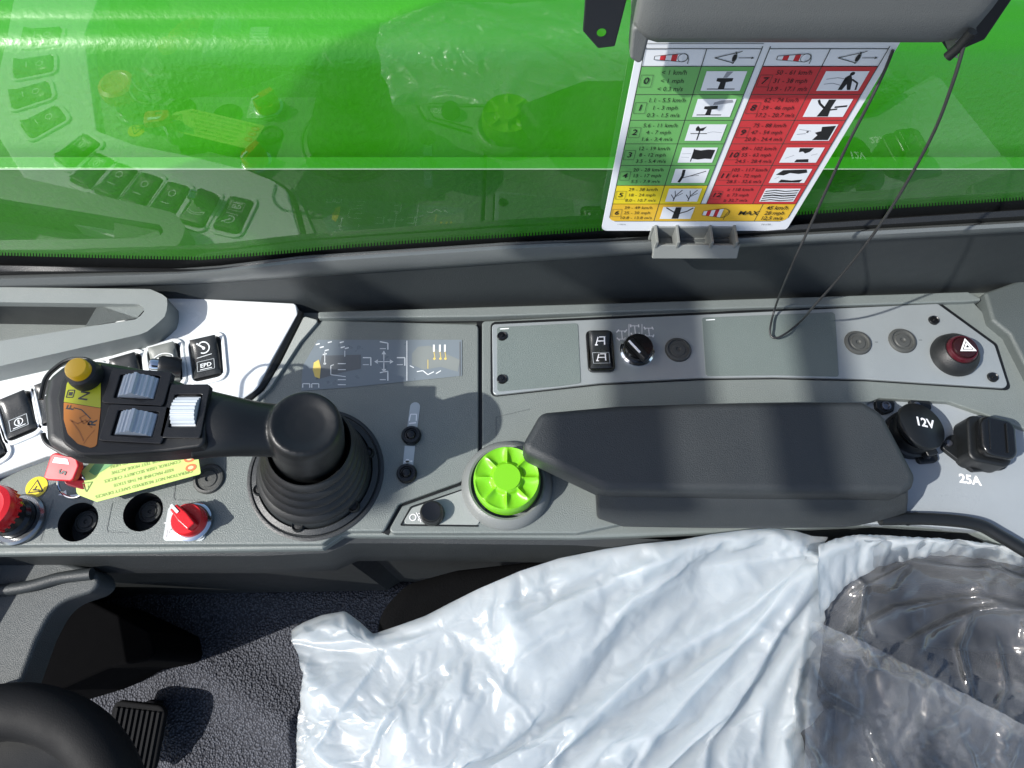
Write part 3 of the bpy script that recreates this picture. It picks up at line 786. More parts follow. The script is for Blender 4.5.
# two small pushbuttons with silver slide decals
slide = M('silver_slide_film', (0.42, 0.46, 0.47), 0.35, metal=0.2)
for (x, y), lab, (sx0, sy0, sx1, sy1) in (((411.5, 436), 'small black push button at the upper end of the silver slide mark', (415, 408, 412, 430)), ((407, 474), 'small black push button at the lower end of the silver slide mark', (410, 446, 408, 466))):
    T = thing('push_button', lab, 'button', P(x, y, 0))
    bm = BM(); lathe(bm, [(.0098, 0), (.0098, .003), (.0085, .0052), (.0066, .0052), (.0062, .004), (.0050, .0042), (.0036, .0062), (.0, .0068)], 40, ZM(x, y, 0)); part(T, 'cap', bm, BLACKG)
    fl = mk_flat(.0005); a, b = P(sx0, sy0, 0), P(sx1, sy1, 0); d = (b - a).normalized(); n = Vector((-d.y, d.x, 0)) * .0060
    n2 = n * .85
    ps = [(a + n2 - d * .001), (a - n2 - d * .001)]
    arcp = [a - d * .001 + n2 * math.cos(t) - d * n2.length * math.sin(t) for t in [PI * k / 10 for k in range(11)]] if sy0 == 408 else [a + n2, a - n2]
    fl.poly([(p.x, p.y) for p in arcp + [b - n2, b + n2]], 0); fl.lift()
    mdp = a.lerp(b, .55)
    if sy0 == 408:
        fl.line([(mdp.x - .004, mdp.y - .001), (mdp.x - .003, mdp.y + .006), (mdp.x + .003, mdp.y + .006), (mdp.x + .003, mdp.y - .001)], .0011, 1); fl.line([(mdp.x - .004, mdp.y - .004), (mdp.x + .003, mdp.y - .003)], .0016, 1)
    else:
        mdp = a.lerp(b, .8); fl.line([(mdp.x - .004, mdp.y), (mdp.x + .004, mdp.y + .0005)], .0018, 1); fl.disc(mdp.x - .001, mdp.y + .001, .002, 1)
    part(T, 'slide_decal', fl.bm, [slide, WMARKB])
T = thing('light_knob', 'black round knob with a lamp symbol in the niche left of the lime dial', 'knob', P(432.5, 514, 0))
bm = BM(); lathe(bm, [(.0118, 0), (.0118, .004), (.0105, .010), (.0088, .0118), (.004, .0112), (0, .0112)], 44, ZM(432.5, 514, .001)); part(T, 'cap', bm, BLACKG)
fl = mk_flat(.0020); q = P(415, 518, .0016); fl.arc(q.x - .002, q.y + .0005, .0030, 0, 2 * PI, .0009)
for k in range(3): fl.line([(q.x + .003, q.y + .004 - k * .003), (q.x + .0075, q.y + .005 - k * .003)], .0009)
fl.line([(q.x + .001, q.y + .005), (q.x + .006, q.y - .004)], .0009)
part(T, 'lamp_symbol', fl.bm, WMARKB)

# lime rotary dial
T = thing('rotary_dial', 'bright lime green rotary dial with eight finger scoops', 'dial', P(506, 482, 0))
dc = P(507, 481.5, 0.016)
bm = BM(); lathe(bm, [(.0440, -.002), (.0440, .001), (.0425, .006), (.0395, .0105), (.0365, .012), (.0345, .0112), (.0335, .006), (.0335, 0)], 64, Matrix.Translation((P(507, 487, 0).x, P(507, 485, 0).y, 0))); part(T, 'surround', bm, M('dial_surround', (0.16, 0.17, 0.165), 0.36, bump=(1200, 0.0003)))
bm = BM(); nr, na = 40, 192; g = []
Rd = .0312
for j in range(nr + 1):
    r = Rd * (j / nr); row = []
    for i in range(na):
        ph = 2 * PI * i / na + .22
        a_ = ((ph / (2 * PI) * 8) % 1 - .5) * 2
        rim = max(0, (r / Rd - .93) / .07)
        z = .016 - .0018 * (r / Rd) ** 2 - .006 * rim ** 2
        if r < .0136: z = .0165 - (.0012 if r > .0128 else 0)
        elif r < .0297:
            tt = (r - .0136) / (.0297 - .0136)
            # scoop: shallow bowl between radial ridges
            z -= .0044 * (1 - abs(a_) ** 3.2) * (math.sin(PI * min(1, tt * .58 + .34)) ** 1.0) * min(1, tt * 7) * (1 if tt < .93 else (1 - tt) / .07)
        row.append(bm.verts.new((dc.x + r * math.cos(ph), dc.y + r * math.sin(ph), dc.z + z)))
        if j == 0: break
    g.append(row)
sk = []
for dz, rr in ((-.006, Rd * 1.0), (-.014, Rd * 1.0)): g.append([bm.verts.new((dc.x + rr * math.cos(2 * PI * i / na + .22), dc.y + rr * math.sin(2 * PI * i / na + .22), dc.z + .010 + dz)) for i in range(na)])
for a, b in zip(g, g[1:]):
    for i in range(na):
        i2 = (i + 1) % na
        if len(a) == 1: bm.faces.new((a[0], b[i], b[i2]))
        else: bm.faces.new((a[i], b[i], b[i2], a[i2]))
bmesh.ops.recalc_face_normals(bm, faces=bm.faces[:])
part(T, 'knob', bm, LIME, smooth=50)

# red isolator knob on its white plate, the second one hidden by the joystick, emergency stop
def red_knob(x, y, label, rot, z=0):
    T = thing('red_isolator_knob', label, 'knob', P(x, y, z), 'red isolator knobs')
    c0 = P(x, y, z)
    bm = BM(); lathe(bm, [(.0185, 0), (.0185, .003), (.0165, .0045), (.0150, .0045)], 44, Matrix.Translation(c0)); part(T, 'chrome_ring', bm, CHROME)
    bm = BM(); lathe(bm, [(.0150, .0), (.0150, .013), (.0138, .0150), (0, .0152)], 44, Matrix.Translation(c0)); part(T, 'cap', bm, RED)
    r_ = Matrix.Translation(c0 + Vector((0, 0, .019))) @ Matrix.Rotation(rot, 4, 'Z')
    bm = BM(); prism(bm, fillet([(-.0042, -.0135), (.0042, -.0135), (.0052, 0), (.0038, .0135), (-.0038, .0135), (-.0052, 0)], .0015), -.005, .005); bmesh.ops.transform(bm, matrix=r_, verts=bm.verts[:]); part(T, 'grip', bm, RED, bevel=.0016)
    bm = BM(); box(bm, (0, .0105, .0056), (.0026, .0105, .001)); bmesh.ops.transform(bm, matrix=r_, verts=bm.verts[:]); part(T, 'pointer', bm, WMARKB, bevel=.0003)
    return T
plate = thing('isolator_plate', 'small pale plate with lock symbols under the red knob', 'plate', P(184, 522, 0))
bm = BM(); prism(bm, fillet(PL([(163, 541), (169, 506), (203, 505), (206, 541)], 0), .004), -.001, .0012); part(plate, 'sheet', bm, M('pale_plate', (0.48, 0.51, 0.50), 0.35), bevel=.0005)
fl = mk_flat(.0015)
seg(fl, [(164, 523), (178, 523)], .0007, .0015); q = P(171, 533, .0015)
fl.frame(q.x - .0045, q.y - .0045, q.x + .0045, q.y + .0035, .0009); fl.arc(q.x, q.y + .001, .0025, 0, 2 * PI, .0009)
q = P(174, 514, .0015); fl.line([(q.x - .004, q.y + .003), (q.x + .002, q.y - .003)], .0018)
part(plate, 'lock_symbols', fl.bm, WMARKB)
red_knob(193, 522, 'red isolator knob with a white pointer on the pale plate', math.radians(48), .0012)
red_knob(206, 438, 'red knob with a chrome ring hidden under the joystick head', math.radians(30))

T = thing('emergency_stop', 'red mushroom emergency stop button at the left edge of the console', 'button', P(20, 520, 0))
bx = P(20, 520, 0); tp = P(2, 512, .045)
ax = Vector((-.05, .04, 1)).normalized(); mm = Matrix.Translation(bx) @ Vector((0, 0, 1)).rotation_difference(ax).to_matrix().to_4x4()
bm = BM(); lathe(bm, [(.0245, 0), (.0245, .003), (.0225, .005), (.0190, .005)], 48, mm); part(T, 'chrome_ring', bm, M('dark_chrome', (0.30, 0.31, 0.31), 0.22, metal=.9))
bm = BM(); lathe(bm, [(.0185, 0), (.0185, .012), (.0160, .015), (.0160, .034), (0, .034)], 48, mm); part(T, 'stem', bm, BLACKG)
bm = BM(); n = 40
prof = [(.0150, .030), (.0215, .031), (.0225, .033), (.0225, .040), (.0212, .0435), (.0165, .0452), (.0150, .0446), (.006, .0448), (0, .0450)]
lathe(bm, prof, n, mm)
part(T, 'mushroom', bm, RED)
bm = BM()
for k in range(26):
    a = 2 * PI * k / 26; r_ = mm @ Matrix.Rotation(a, 4, 'Z') @ Matrix.Translation((.0219, 0, .0335)); box(bm, (0, 0, 0), (.002, .0018, .007), None)
    bmesh.ops.transform(bm, matrix=r_, verts=bm.verts[-8:])
part(T, 'grip_teeth', bm, RED)

# yellow round warning sticker
fl = Flat(ZM(36.5, 487, .0006, .12), .00015)
fl.disc(0, 0, .0104, 0, 32); fl.lift(); tri(fl, .0088, 1, -.001); fl.lift(); tri(fl, .0066, 0, -.001); fl.lift()
fl.line([(-.003, -.0025), (.0035, -.0035)], .0014, 1); fl.line([(-.001, -.0022), (.0005, .0008)], .0012, 1)
o = solo('warning_sticker', fl.bm, [WARN, INK], 'round yellow sticker with a black warning triangle near the red key', 'sticker')

# key with red head, ring and lime tag
T = thing('ignition_key', 'key with a red plastic head and a metal ring left of the lime tag', 'key', P(66, 470, 0.012))
m_ = Matrix.Translation(P(65, 468, 0.030)) @ Matrix.Rotation(math.radians(-8), 4, 'Z') @ Matrix.Rotation(math.radians(14), 4, 'X')
bm = BM(); prism(bm, fillet([(-.016, -.012), (-.010, -.013), (.013, -.011), (.0155, .004), (.011, .012), (-.014, .013)], .005), -.004, .004); bmesh.ops.transform(bm, matrix=m_, verts=bm.verts[:]); part(T, 'head', bm, REDK, bevel=.002)
bm = BM(); prism(bm, [(-.010, .0035), (.006, .004), (.003, .0085), (-.009, .0085)], .0038, .0044); bmesh.ops.transform(bm, matrix=m_, verts=bm.verts[:]); part(T, 'slot_insert', bm, CWHITE)
fl = Flat(m_ @ Matrix.Translation((.001, -.004, .0046))); fl.text(0, 0, '5', .010, 0, rot=math.radians(-100), bold=.0003); part(T, 'head_mark', fl.bm, INK)
bm = BM(); box(bm, (0, 0, -.016), (.0035, .009, .030)); bmesh.ops.transform(bm, matrix=m_ @ Matrix.Translation((.004, 0, 0)), verts=bm.verts[:]); part(T, 'blade', bm, CHROME, bevel=.0006)
bm = BM(); c0 = P(72, 484, .016)
tube(bm, [c0 + Matrix.Rotation(.5, 3, 'X') @ Vector((.013 * math.cos(a), .013 * math.sin(a), 0)) for a in [2 * PI * k / 36 for k in range(37)]], .0013, 8, cap=False); part(T, 'split_ring', bm, CHROME)
bm = BM(); c0 = P(78, 478, .018)
prism(bm, fillet([(-.012, -.006), (.010, -.012), (.014, .004), (-.002, .012)], .004), -.0025, .0025); bmesh.ops.transform(bm, matrix=Matrix.Translation(c0) @ Matrix.Rotation(.25, 4, 'Y'), verts=bm.verts[:]); part(T, 'second_head', bm, M('dark_red_key', (0.22, 0.012, 0.02), 0.35), bevel=.001)

T = thing('key_tag', 'long lime paper tag with upside-down print hanging on the key ring', 'tag', P(140, 476, .012))
ta, tb, tc_, td = P(97, 502, .016), P(201, 474, .016), P(193, 440, .020), P(84, 455, .020)
ux = (tb - ta).normalized(); tw = .041; uy = Vector((-ux.y, ux.x, 0)); uy = (uy + Vector((0, 0, .10))).normalized(); uz = ux.cross(uy).normalized()
mt_ = Matrix((( ux.x, uy.x, uz.x, ta.x), (ux.y, uy.y, uz.y, ta.y), (ux.z, uy.z, uz.z, ta.z), (0, 0, 0, 1)))
TL = (tb - ta).length
bm = BM(); prism(bm, fillet([(0, 0), (TL, 0), (TL, tw), (.0, tw), (-.017, tw * .68), (-.017, tw * .30)], [.003, .002, .002, .003, .006, .006]), -.0005, .0005)
bmesh.ops.transform(bm, matrix=mt_, verts=bm.verts[:]); part(T, 'sheet', bm, TAGM)
fl = Flat(mt_ @ Matrix.Translation((0, 0, .0008)), .0001)
fl.disc(TL - .008, .0085, .0052, 2, ry=.0036); fl.disc(TL - .008, .0175, .0052, 2, ry=.0036); fl.disc(TL - .008, .027, .0052, 2, ry=.0036)
fl.poly([(.001, tw * .62), (.020, tw * .78), (.024, tw * .95), (.004, tw * .95), (-.004, tw * .75)], 1)
fl.lift()
for y_ in (.0085, .0175, .027): fl.disc(TL - .008, y_, .0026, 3, ry=.0016)
for i, (t_, x_) in enumerate((('OPERATION NOT RESERVED SAFETY DEVICES', .058), ('KEEP MACHINE IN THIS STATE', .074), ('CONTROL USER SECURITY CHECKS', .052), ('SELECTOR TEST MODE ACTIVE', .056), ('RELEASE NOT SECURED HERE', .060), ('SECURITY NOT ENGAGED USER', .050))):
    fl.text(TL * .46, .005 + i * .0062, t_, .0043, 0, rot=PI, sx=1.02 if i % 2 == 0 else .95)
fl.line([(-.011, .021), (-.002, .020), (-.008, .012), (-.011, .021)], .0008, 0); fl.text(-.006, .0175, '!', .006, 0, rot=PI)
part(T, 'print', fl.bm, [TAGINK, TAGGREEN, TAGRED, M('tag_cream', (0.7, 0.6, 0.3), 0.5)])

# ------------------------------------------------------------------ joystick
T = thing('joystick', 'large black joystick with rubber boot and yellow-orange labelled head', 'joystick', P(315, 480, 0))
bc = P(316, 473, 0)
bm = BM(); lathe(bm, [(.0660, 0), (.0660, .0008), (.0640, .0016), (.0628, .0016), (.0622, .0002), (.0615, .0002), (.0608, .0030), (.0560, .0050), (.0545, .0025), (.0540, .0060), (.0515, .0120), (.0490, .0140), (.0470, .0150), (.0, .015)], 72, Matrix.Translation((bc.x, bc.y, 0))); part(T, 'base_ring', bm, M('base_ring_grey', (0.018, 0.021, 0.0225), 0.42, bump=(1000, .0003)))
for k in range(6):
    a = 2 * PI * k / 6 + .35; q = bc + Vector((.0535 * math.cos(a), .0535 * math.sin(a), .0062))
    bm = BM(); lathe(bm, [(0, .0016), (.0032, .0012), (.0050, .0030), (.0058, .0012), (.0060, -.002)], 20, Matrix.Translation(q)); part(T, 'bolt_boss', bm, RUBBER)
lean = P(309, 428, .118) - bc; lean = Vector((lean.x, lean.y, 0)) / .118
bm = BM(); rows = []
zz = []
z = .010
nb = 60
for j in range(nb + 1):
    t = j / nb; z = .012 + .068 * t
    r = .0485 - .0145 * t ** .9 + .0062 * abs(math.sin(t * PI * 5.0 + .4)) ** .7 * (1 - .25 * t)
    cx, cy = bc.x + lean.x * (z - .01) , bc.y + lean.y * (z - .01)
    rows.append([bm.verts.new((cx + r * math.cos(2 * PI * k / 56), cy + r * math.sin(2 * PI * k / 56), z)) for k in range(56)])
for a, b in zip(rows, rows[1:]):
    for k in range(56): bm.faces.new((a[k], a[(k + 1) % 56], b[(k + 1) % 56], b[k]))
part(T, 'boot', bm, RUBBER, smooth=70)
# neck from knob to head
HZ = .150
sp = spline([P(312, 432, .098), P(290, 431, .108), P(258, 429, .120), P(228, 426, .130), P(200, 424, .133)], 8)
n_ = len(sp); rads = []
for i in range(n_):
    t = i / (n_ - 1); rads.append((.0200 + .004 * (1 - t) ** 2 + .0100 * t ** 2.2, .0170))
bm = BM(); ka = Vector((lean.x, lean.y, 1)).normalized()
km = Matrix.Translation(bc + Vector((lean.x * .06, lean.y * .06, .074))) @ Vector((0, 0, 1)).rotation_difference(ka).to_matrix().to_4x4()
lathe(bm, [(.0325, -.014), (.0318, -.006), (.0305, 0), (.0312, .006), (.0308, .036), (.0298, .050), (.0280, .0560), (.0255, .0580), (.0225, .0570), (.016, .0545), (.008, .0534), (0, .0532)], 56, km)
bmesh.ops.holes_fill(bm, edges=[e_ for e_ in bm.edges if e_.is_boundary])
tube(bm, sp, rads, 28)
lv = part(T, 'lever_arm', bm, BLACK, smooth=180)
md = lv.modifiers.new('blend', 'REMESH'); md.mode = 'VOXEL'; md.voxel_size = .0011; md.use_smooth_shade = True
md = lv.modifiers.new('soften', 'SMOOTH'); md.factor = .5; md.iterations = 14
# head
hd = [(40, 398), (45, 376), (66, 359), (95, 358), (140, 366), (178, 379), (214, 398), (232, 408), (232, 443), (205, 447), (170, 451), (100, 456), (66, 455), (43, 442)]
bm = BM(); prism(bm, fillet(PL(hd, HZ - .008), [.02, .012, .02, .02, .03, .03, .02, .01, .01, .02, .03, .02, .016, .014], 8), HZ - .038, HZ - .008); part(T, 'head', bm, M('head_black', (0.010, 0.011, 0.012), 0.42, bump=(1400, .0002)), bevel=.009, seg=6)
def inset_pts(pts, f, cx, cy): return [(cx + (x - cx) * f, cy + (y - cy) * f) for x, y in pts]
hd2 = [(56, 400), (60, 381), (76, 366), (98, 363), (140, 370), (176, 383), (205, 397), (205, 446), (168, 451), (104, 455), (80, 455), (62, 443)]
bm = BM(); prism(bm, fillet(PL(hd2, HZ), [.02, .012, .016, .02, .03, .03, .006, .006, .02, .02, .014, .012], 8), HZ - .012, HZ); part(T, 'face_plate', bm, BLACK, bevel=.0022)
bm = BM()
for f_, zz_ in ((1.0, HZ - .0195), (.985, HZ - .030)):
    pts = fillet(PL(inset_pts(hd[:4] + hd[-3:], f_, 130, 410), zz_), .018, 8)
    tube(bm, [Vector((p.x, p.y, zz_)) for p in pts[2:]], .0016, 8)
part(T, 'grip_rib', bm, RUBBER)
# coloured labels on the face
fl = Flat(Matrix.Translation((0, 0, HZ + .0004)), .00012)
def pp(x, y): return tuple(P(x, y, HZ).xy)
lab_y = [pp(*q) for q in ((65, 397), (67, 384), (74, 373), (84, 366), (101, 364), (101, 408), (64, 402))]
lab_o = [pp(*q) for q in ((64, 402.5), (101, 408.5), (97, 446), (91, 448), (78, 444), (68, 434), (64, 420))]
fl.poly(fillet(lab_y, [.002, .004, .004, .004, .001, .0005, .0005]), 0); fl.poly(fillet(lab_o, [.0005, .0005, .003, .003, .008, .008, .004]), 1); fl.lift()
q = pp(85, 396); fl.text(*q, 'N', .0105, 2, rot=math.radians(82), bold=.0002)
q = pp(71, 408); fl.text(*q, 'F', .0085, 2, rot=math.radians(82), bold=.0002)
q = pp(93, 423); fl.text(*q, 'R', .0088, 2, rot=math.radians(85), bold=.0002)
q = pp(71, 394); fl.frame(q[0] - .0026, q[1] - .003, q[0] + .0026, q[1] + .003, .0009, 2); fl.line([(q[0] - .0015, q[1]), (q[0] + .0015, q[1])], .003, 2)
fl.line([pp(*q) for q in ((74, 408), (82, 410), (88, 416), (91, 419))], .0008, 2); fl.line([pp(*q) for q in ((72, 421), (80, 432), (84, 441))], .001, 3); fl.line([pp(*q) for q in ((70, 420), (78, 424), (86, 420), (92, 428))], .001, 3); fl.line([pp(*q) for q in ((95, 430), (88, 438), (84, 444))], .0006, 3)
fl.line([pp(*q) for q in ((86, 415), (80, 418), (84, 424), (90, 420))], .0009, 3)
part(T, 'direction_label', fl.bm, [OLIVE, ORANGE, INK, M('brown_print', (0.30, 0.09, 0.01), 0.5)])
c0 = P(93, 375, HZ)
bm = BM(); lathe(bm, [(.0125, -.001), (.0125, .006), (.0112, .010), (.0085, .0115), (.008, .008)], 40, Matrix.Translation(P(88, 377, HZ))); part(T, 'button_collar', bm, RUBBER)
bm = BM(); lathe(bm, [(.0080, .004), (.0088, .012), (.0088, .0165), (.0080, .0182), (.004, .0186), (0, .0186)], 40, Matrix.Translation(P(88.5, 377, HZ))); part(T, 'thumb_button', bm, YEL)
def roller(cx, cy, w, l, axis, notch):
    """ribbed thumb wheel in a framed well"""
    fr_o = rrect(w + .020 if axis == 'y' else w + .0125, l + .012 if axis == 'y' else l + .020, .0012)
    cc = P(cx, cy, HZ)
    rz = Matrix.Translation(cc) @ Matrix.Rotation(math.radians(-3 if axis == 'y' else 0), 4, 'Z')
    bm = BM(); ring(bm, resample(fr_o, 48), resample(rrect(w + .003, l + .003, .0006), 48), -.004, .0022); bmesh.ops.transform(bm, matrix=rz, verts=bm.verts[:])
    fo = part(T, 'wheel_frame', bm, BLACKG, bevel=.0006)
    R, nt = (w * .56 if axis == 'y' else l * .56), 26
    hl = (l if axis == 'y' else w) / 2
    bm = BM(); ringv = []
    for k in range(nt * 4):
        a = 2 * PI * k / (nt * 4); rr = R * (1.0 if k % 4 in (0, 1) else .945)
        if notch and abs(a - PI / 2 + .05) < .10: rr = R * 1.16
        if axis == 'y': ringv.append((rr * math.cos(a), rr * math.sin(a)))
        else: ringv.append((rr * math.cos(a), rr * math.sin(a)))
    zoff = -R * .45
    vA = [bm.verts.new((x, -hl, y + zoff) if axis == 'y' else (-hl, x, y + zoff)) for x, y in ringv]
    vB = [bm.verts.new((x, hl, y + zoff) if axis == 'y' else (hl, x, y + zoff)) for x, y in ringv]
    n = len(vA)
    for i in range(n): bm.faces.new((vA[i], vA[(i + 1) % n], vB[(i + 1) % n], vB[i]))
    bm.faces.new(vA); bm.faces.new(vB); bmesh.ops.recalc_face_normals(bm, faces=bm.faces[:])
    bmesh.ops.transform(bm, matrix=rz, verts=bm.verts[:])
    part(T, 'thumb_wheel', bm, ROLL, smooth=25)
roller(138.5, 388, .0290, .0175, 'y', True)
roller(136.5, 424.5, .0290, .0180, 'y', True)
roller(186.5, 411.5, .0185, .0245, 'x', False)

# instruction sticker on the joystick panel
fl = Flat(Matrix.Translation((0, 0, .0006)), .00014)
def qq(x, y): return tuple(P(x, y, 0).xy)
fl.poly([qq(*q) for q in ((303, 366), (318, 340), (462, 340), (462, 376), (345, 388), (301, 391))], 0); fl.lift()
fl.poly([qq(*q) for q in ((322, 356), (361, 355), (361, 369), (345, 372), (316, 380))], 2)
fl.poly([qq(*q) for q in ((412, 354), (418, 347), (430, 346), (441, 352), (460, 360), (458, 372), (441, 367), (424, 370), (412, 365))], 4); fl.lift()
fl.line([qq(407, 341), qq(407, 381)], .0010, 1); fl.line([qq(460, 342), qq(460, 376)], .0012, 2)
def cr(x, y, s_=7):
    fl.line([qq(x - s_, y), qq(x + s_, y)], .0009, 1); fl.line([qq(x, y - s_ * 1.2), qq(x, y + s_ * 1.2)], .0009, 1)
    for dx, dy in ((s_, 0), (-s_, 0), (0, s_ * 1.2), (0, -s_ * 1.2)):
        L_ = math.hypot(dx, dy); ex, ey = dx / L_, dy / L_
        fl.poly([qq(x + dx + ex * 2.6, y + dy + ey * 2.6), qq(x + dx - ey * 2.2 - ex, y + dy + ex * 2.2 - ey), qq(x + dx + ey * 2.2 - ex, y + dy - ex * 2.2 - ey)], 1)
cr(384, 362)
for x, y, r_ in ((367, 362, 0), (401, 362, 0), (384, 346, .25), (384, 377, -.25)):
    fl.line([qq(x - 4, y - 4), qq(x + 4, y - 4 + r_ * 6), qq(x + 4, y + 4)], .0012, 1); fl.line([qq(x - 4, y + 3), qq(x + 2, y + 3)], .0008, 1)
for y in (364, 370, 380, 385): fl.line([qq(338, y), qq(346, y)], .0009, 1)
for x, y in ((322, 348), (327, 351), (325, 355), (318, 345), (330, 343), (343, 348), (347, 349), (342, 343)): fl.line([qq(x - 2, y), qq(x + 2, y - 1)], .0014, 1)
fl.line([qq(325, 352), qq(325, 365)], .0007, 1); fl.disc(*qq(325, 364), .0014, 1, 8); fl.line([qq(345, 351), qq(345, 357)], .0007, 1); fl.line([qq(346, 377), qq(331, 375), qq(331, 366), qq(334, 365)], .0008, 1)
for x in (303, 312): fl.line([qq(x, 388), qq(x, 384), qq(x + 7, 384), qq(x + 7, 388)], .0010, 1)
fl.poly([qq(*q) for q in ((314, 363), (319, 360), (321, 368), (320, 379), (315, 377), (313, 370))], 3)
for x in (434, 440, 445):
    fl.line([qq(x, 345), qq(x, 352)], .0019, 1); fl.line([qq(x, 352), qq(x + 1, 358)], .0007, 3); fl.disc(*qq(x + .5, 359), .0014, 3, 8)
fl.line([qq(428, 360), qq(428, 369)], .0007, 3); fl.line([qq(417, 372), qq(423, 371), qq(428, 375), (qq(434, 372))], .0010, 1); fl.line([qq(436, 374), qq(441, 371)], .0010, 1); fl.line([qq(410, 366), qq(414, 368)], .0010, 1)
solo('instruction_sticker', fl.bm, [FILM, WMARK, DGMARK, M('sticker_yellow', (0.66, 0.50, 0.13), .45), M('sticker_grey', (0.20, 0.22, 0.21), .45)], 'blue-grey sticker with white joystick diagrams behind the joystick', 'sticker')

# ------------------------------------------------------------------ armrest
T = thing('armrest', 'long dark padded armrest with an angled nose over the console', 'armrest', P(720, 450, 0))
AZ = .062
arm = [(541, 411), (620, 404), (700, 401.5), (800, 400), (864, 400), (884, 412), (918, 476), (915, 487), (905, 493), (760, 492), (606, 490), (526, 452), (522, 444)]
bm = BM(); prism(bm, fillet(PL(arm, AZ), [.012, .05, .05, .05, .01, .02, .012, .008, .01, .1, .03, .01, .01], 6), AZ - .036, AZ); part(T, 'pad', bm, ARM, bevel=.008, seg=6)
bm = BM(); g = []
for k in range(25):
    x = 597 + (908 - 597) * k / 24; e = min(1, k / 2.0) * min(1, (24 - k) / 3.0); yb = 527 + 2 * math.sin(k / 24 * PI) - 14 * (1 - min(1, (24 - k) / 5.0)) ** 1.5 - 8 * (1 - min(1, k / 2.0))
    row = [P(x, 489, AZ - .012), P(x, 494, AZ - .022), P(x, 494 + (yb - 494) * .5, .030), P(x, yb - 3, .012), P(x, yb, .004)]
    row += [row[-1] + Vector((0, .010, -.006)), row[-1] + Vector((0, .06, -.006)), row[0] + Vector((0, .05, -.01))]
    g.append([bm.verts.new(p) for p in row])
for a, b in zip(g, g[1:]):
    for i in range(8): bm.faces.new((a[i], a[(i + 1) % 8], b[(i + 1) % 8], b[i]))
bm.faces.new(g[0]); bm.faces.new(g[-1][::-1]); bmesh.ops.recalc_face_normals(bm, faces=bm.faces[:])
part(T, 'underside', bm, ARM, bevel=.003, smooth=50)
bm = BM(); prism(bm, fillet(PL([(640, 440), (860, 440), (860, 480), (640, 480)], .02), .01), -.03, AZ - .03); part(T, 'support_post', bm, BLACK, bevel=.004)
for x, y in ((886, 406), (912, 517)):
    T2 = thing('bolt_bracket', 'small black bolted bracket ' + ('above the rear corner of the armrest' if y < 450 else 'below the rear corner of the armrest'), 'bracket', P(x, y, -.006), 'small bolted brackets by the armrest')
    bm = BM(); prism(bm, fillet(PL([(x - 11, y - 6), (x + 9, y - 5), (x + 8, y + 5), (x - 2, y + 8), (x - 10, y + 2)], -.002), .003), -.008, -.001); part(T2, 'plate', bm, BLACK, bevel=.001)
    bm = BM(); lathe(bm, [(0, .0008), (.0022, .0008), (.0030, .0020), (.0046, .0016), (.0050, -.001)], 20, ZM(x, y, -.0005)); part(T2, 'bolt_head', bm, STEEL)

# ------------------------------------------------------------------ sockets
T = thing('power_socket', 'round black power socket with a 12V lid standing ajar', 'socket', P(918, 430, -.006))
c0 = P(907, 436, -.006)
bm = BM(); lathe(bm, [(.0245, 0), (.0245, .008), (.0225, .010), (.0225, .018), (.0205, .021), (.0165, .021), (.0165, .006), (0, .006)], 48, Matrix.Translation(c0)); part(T, 'barrel', bm, BLACK)
for x, y in ((919, 406), (925, 457)):
    bm = BM(); q = P(x, y, -.006); prism(bm, fillet([(q.x - .010, q.y - .008), (q.x + .010, q.y - .006), (q.x + .009, q.y + .007), (q.x - .011, q.y + .008)], .004), -.007, -.001)
    part(T, 'mounting_ear', bm, BLACK, bevel=.001)
for x, y in ((917, 405), (928, 455)):
    bm = BM(); lathe(bm, [(0, .0012), (.003, .001), (.0036, 0), (.0036, -.002)], 16, ZM(x, y, .0002)); part(T, 'rivet', bm, STEEL)
lm = Matrix.Translation(P(921, 426, .020)) @ Matrix.Rotation(math.radians(13), 4, 'Y') @ Matrix.Rotation(math.radians(-6), 4, 'X')
bm = BM(); lathe(bm, [(0, -.004), (.0235, -.004), (.0245, -.0025), (.0245, .0008), (.0235, .0022), (.0, .0026)], 56, lm); part(T, 'lid', bm, BLACK, smooth=60)
bm = BM(); box(bm, P(927, 449, .006), (.012, .016, .010), .3); part(T, 'hinge', bm, BLACK, bevel=.002)
fl = Flat(lm @ Matrix.Translation((.0025, .002, .0030))); fl.text(0, 0, '12V', .0130, 0, rot=math.radians(-8), bold=.0004); part(T, 'lid_lettering', fl.bm, WMARKB)
T = thing('trailer_socket', 'square black socket with a glossy hinged cover marked 25A', 'socket', P(985, 445, -.006))
bm = BM(); prism(bm, fillet(PL([(940, 448), (948, 436), (968, 434), (990, 432), (1004, 452), (1008, 464), (1003, 470), (972, 472), (958, 462)], -.004), .004), -.008, -.001); part(T, 'flange', bm, BLACK, bevel=.0012)
cm = Matrix.Translation(P(978, 446, 0)) @ Matrix.Rotation(math.radians(-12), 4, 'Z')
bm = BM(); prism(bm, rrect(.040, .048, .009, 6), -.008, .018); bmesh.ops.transform(bm, matrix=cm, verts=bm.verts[:]); part(T, 'body', bm, BLACK, bevel=.003)
bm = BM(); prism(bm, rrect(.034, .041, .010, 6), .016, .028); bmesh.ops.transform(bm, matrix=cm @ Matrix.Translation((.002, .001, 0)) @ Matrix.Rotation(.06, 4, 'Y'), verts=bm.verts[:]); part(T, 'cover', bm, BLACKG, bevel=.004, seg=5)
for dx in (-.008, .008):
    bm = BM(); box(bm, (dx, 0, .0285), (.0018, .030, .0015)); bmesh.ops.transform(bm, matrix=cm @ Matrix.Translation((.002, .001, 0)), verts=bm.verts[:]); part(T, 'cover_rib', bm, BLACKG, bevel=.0006)
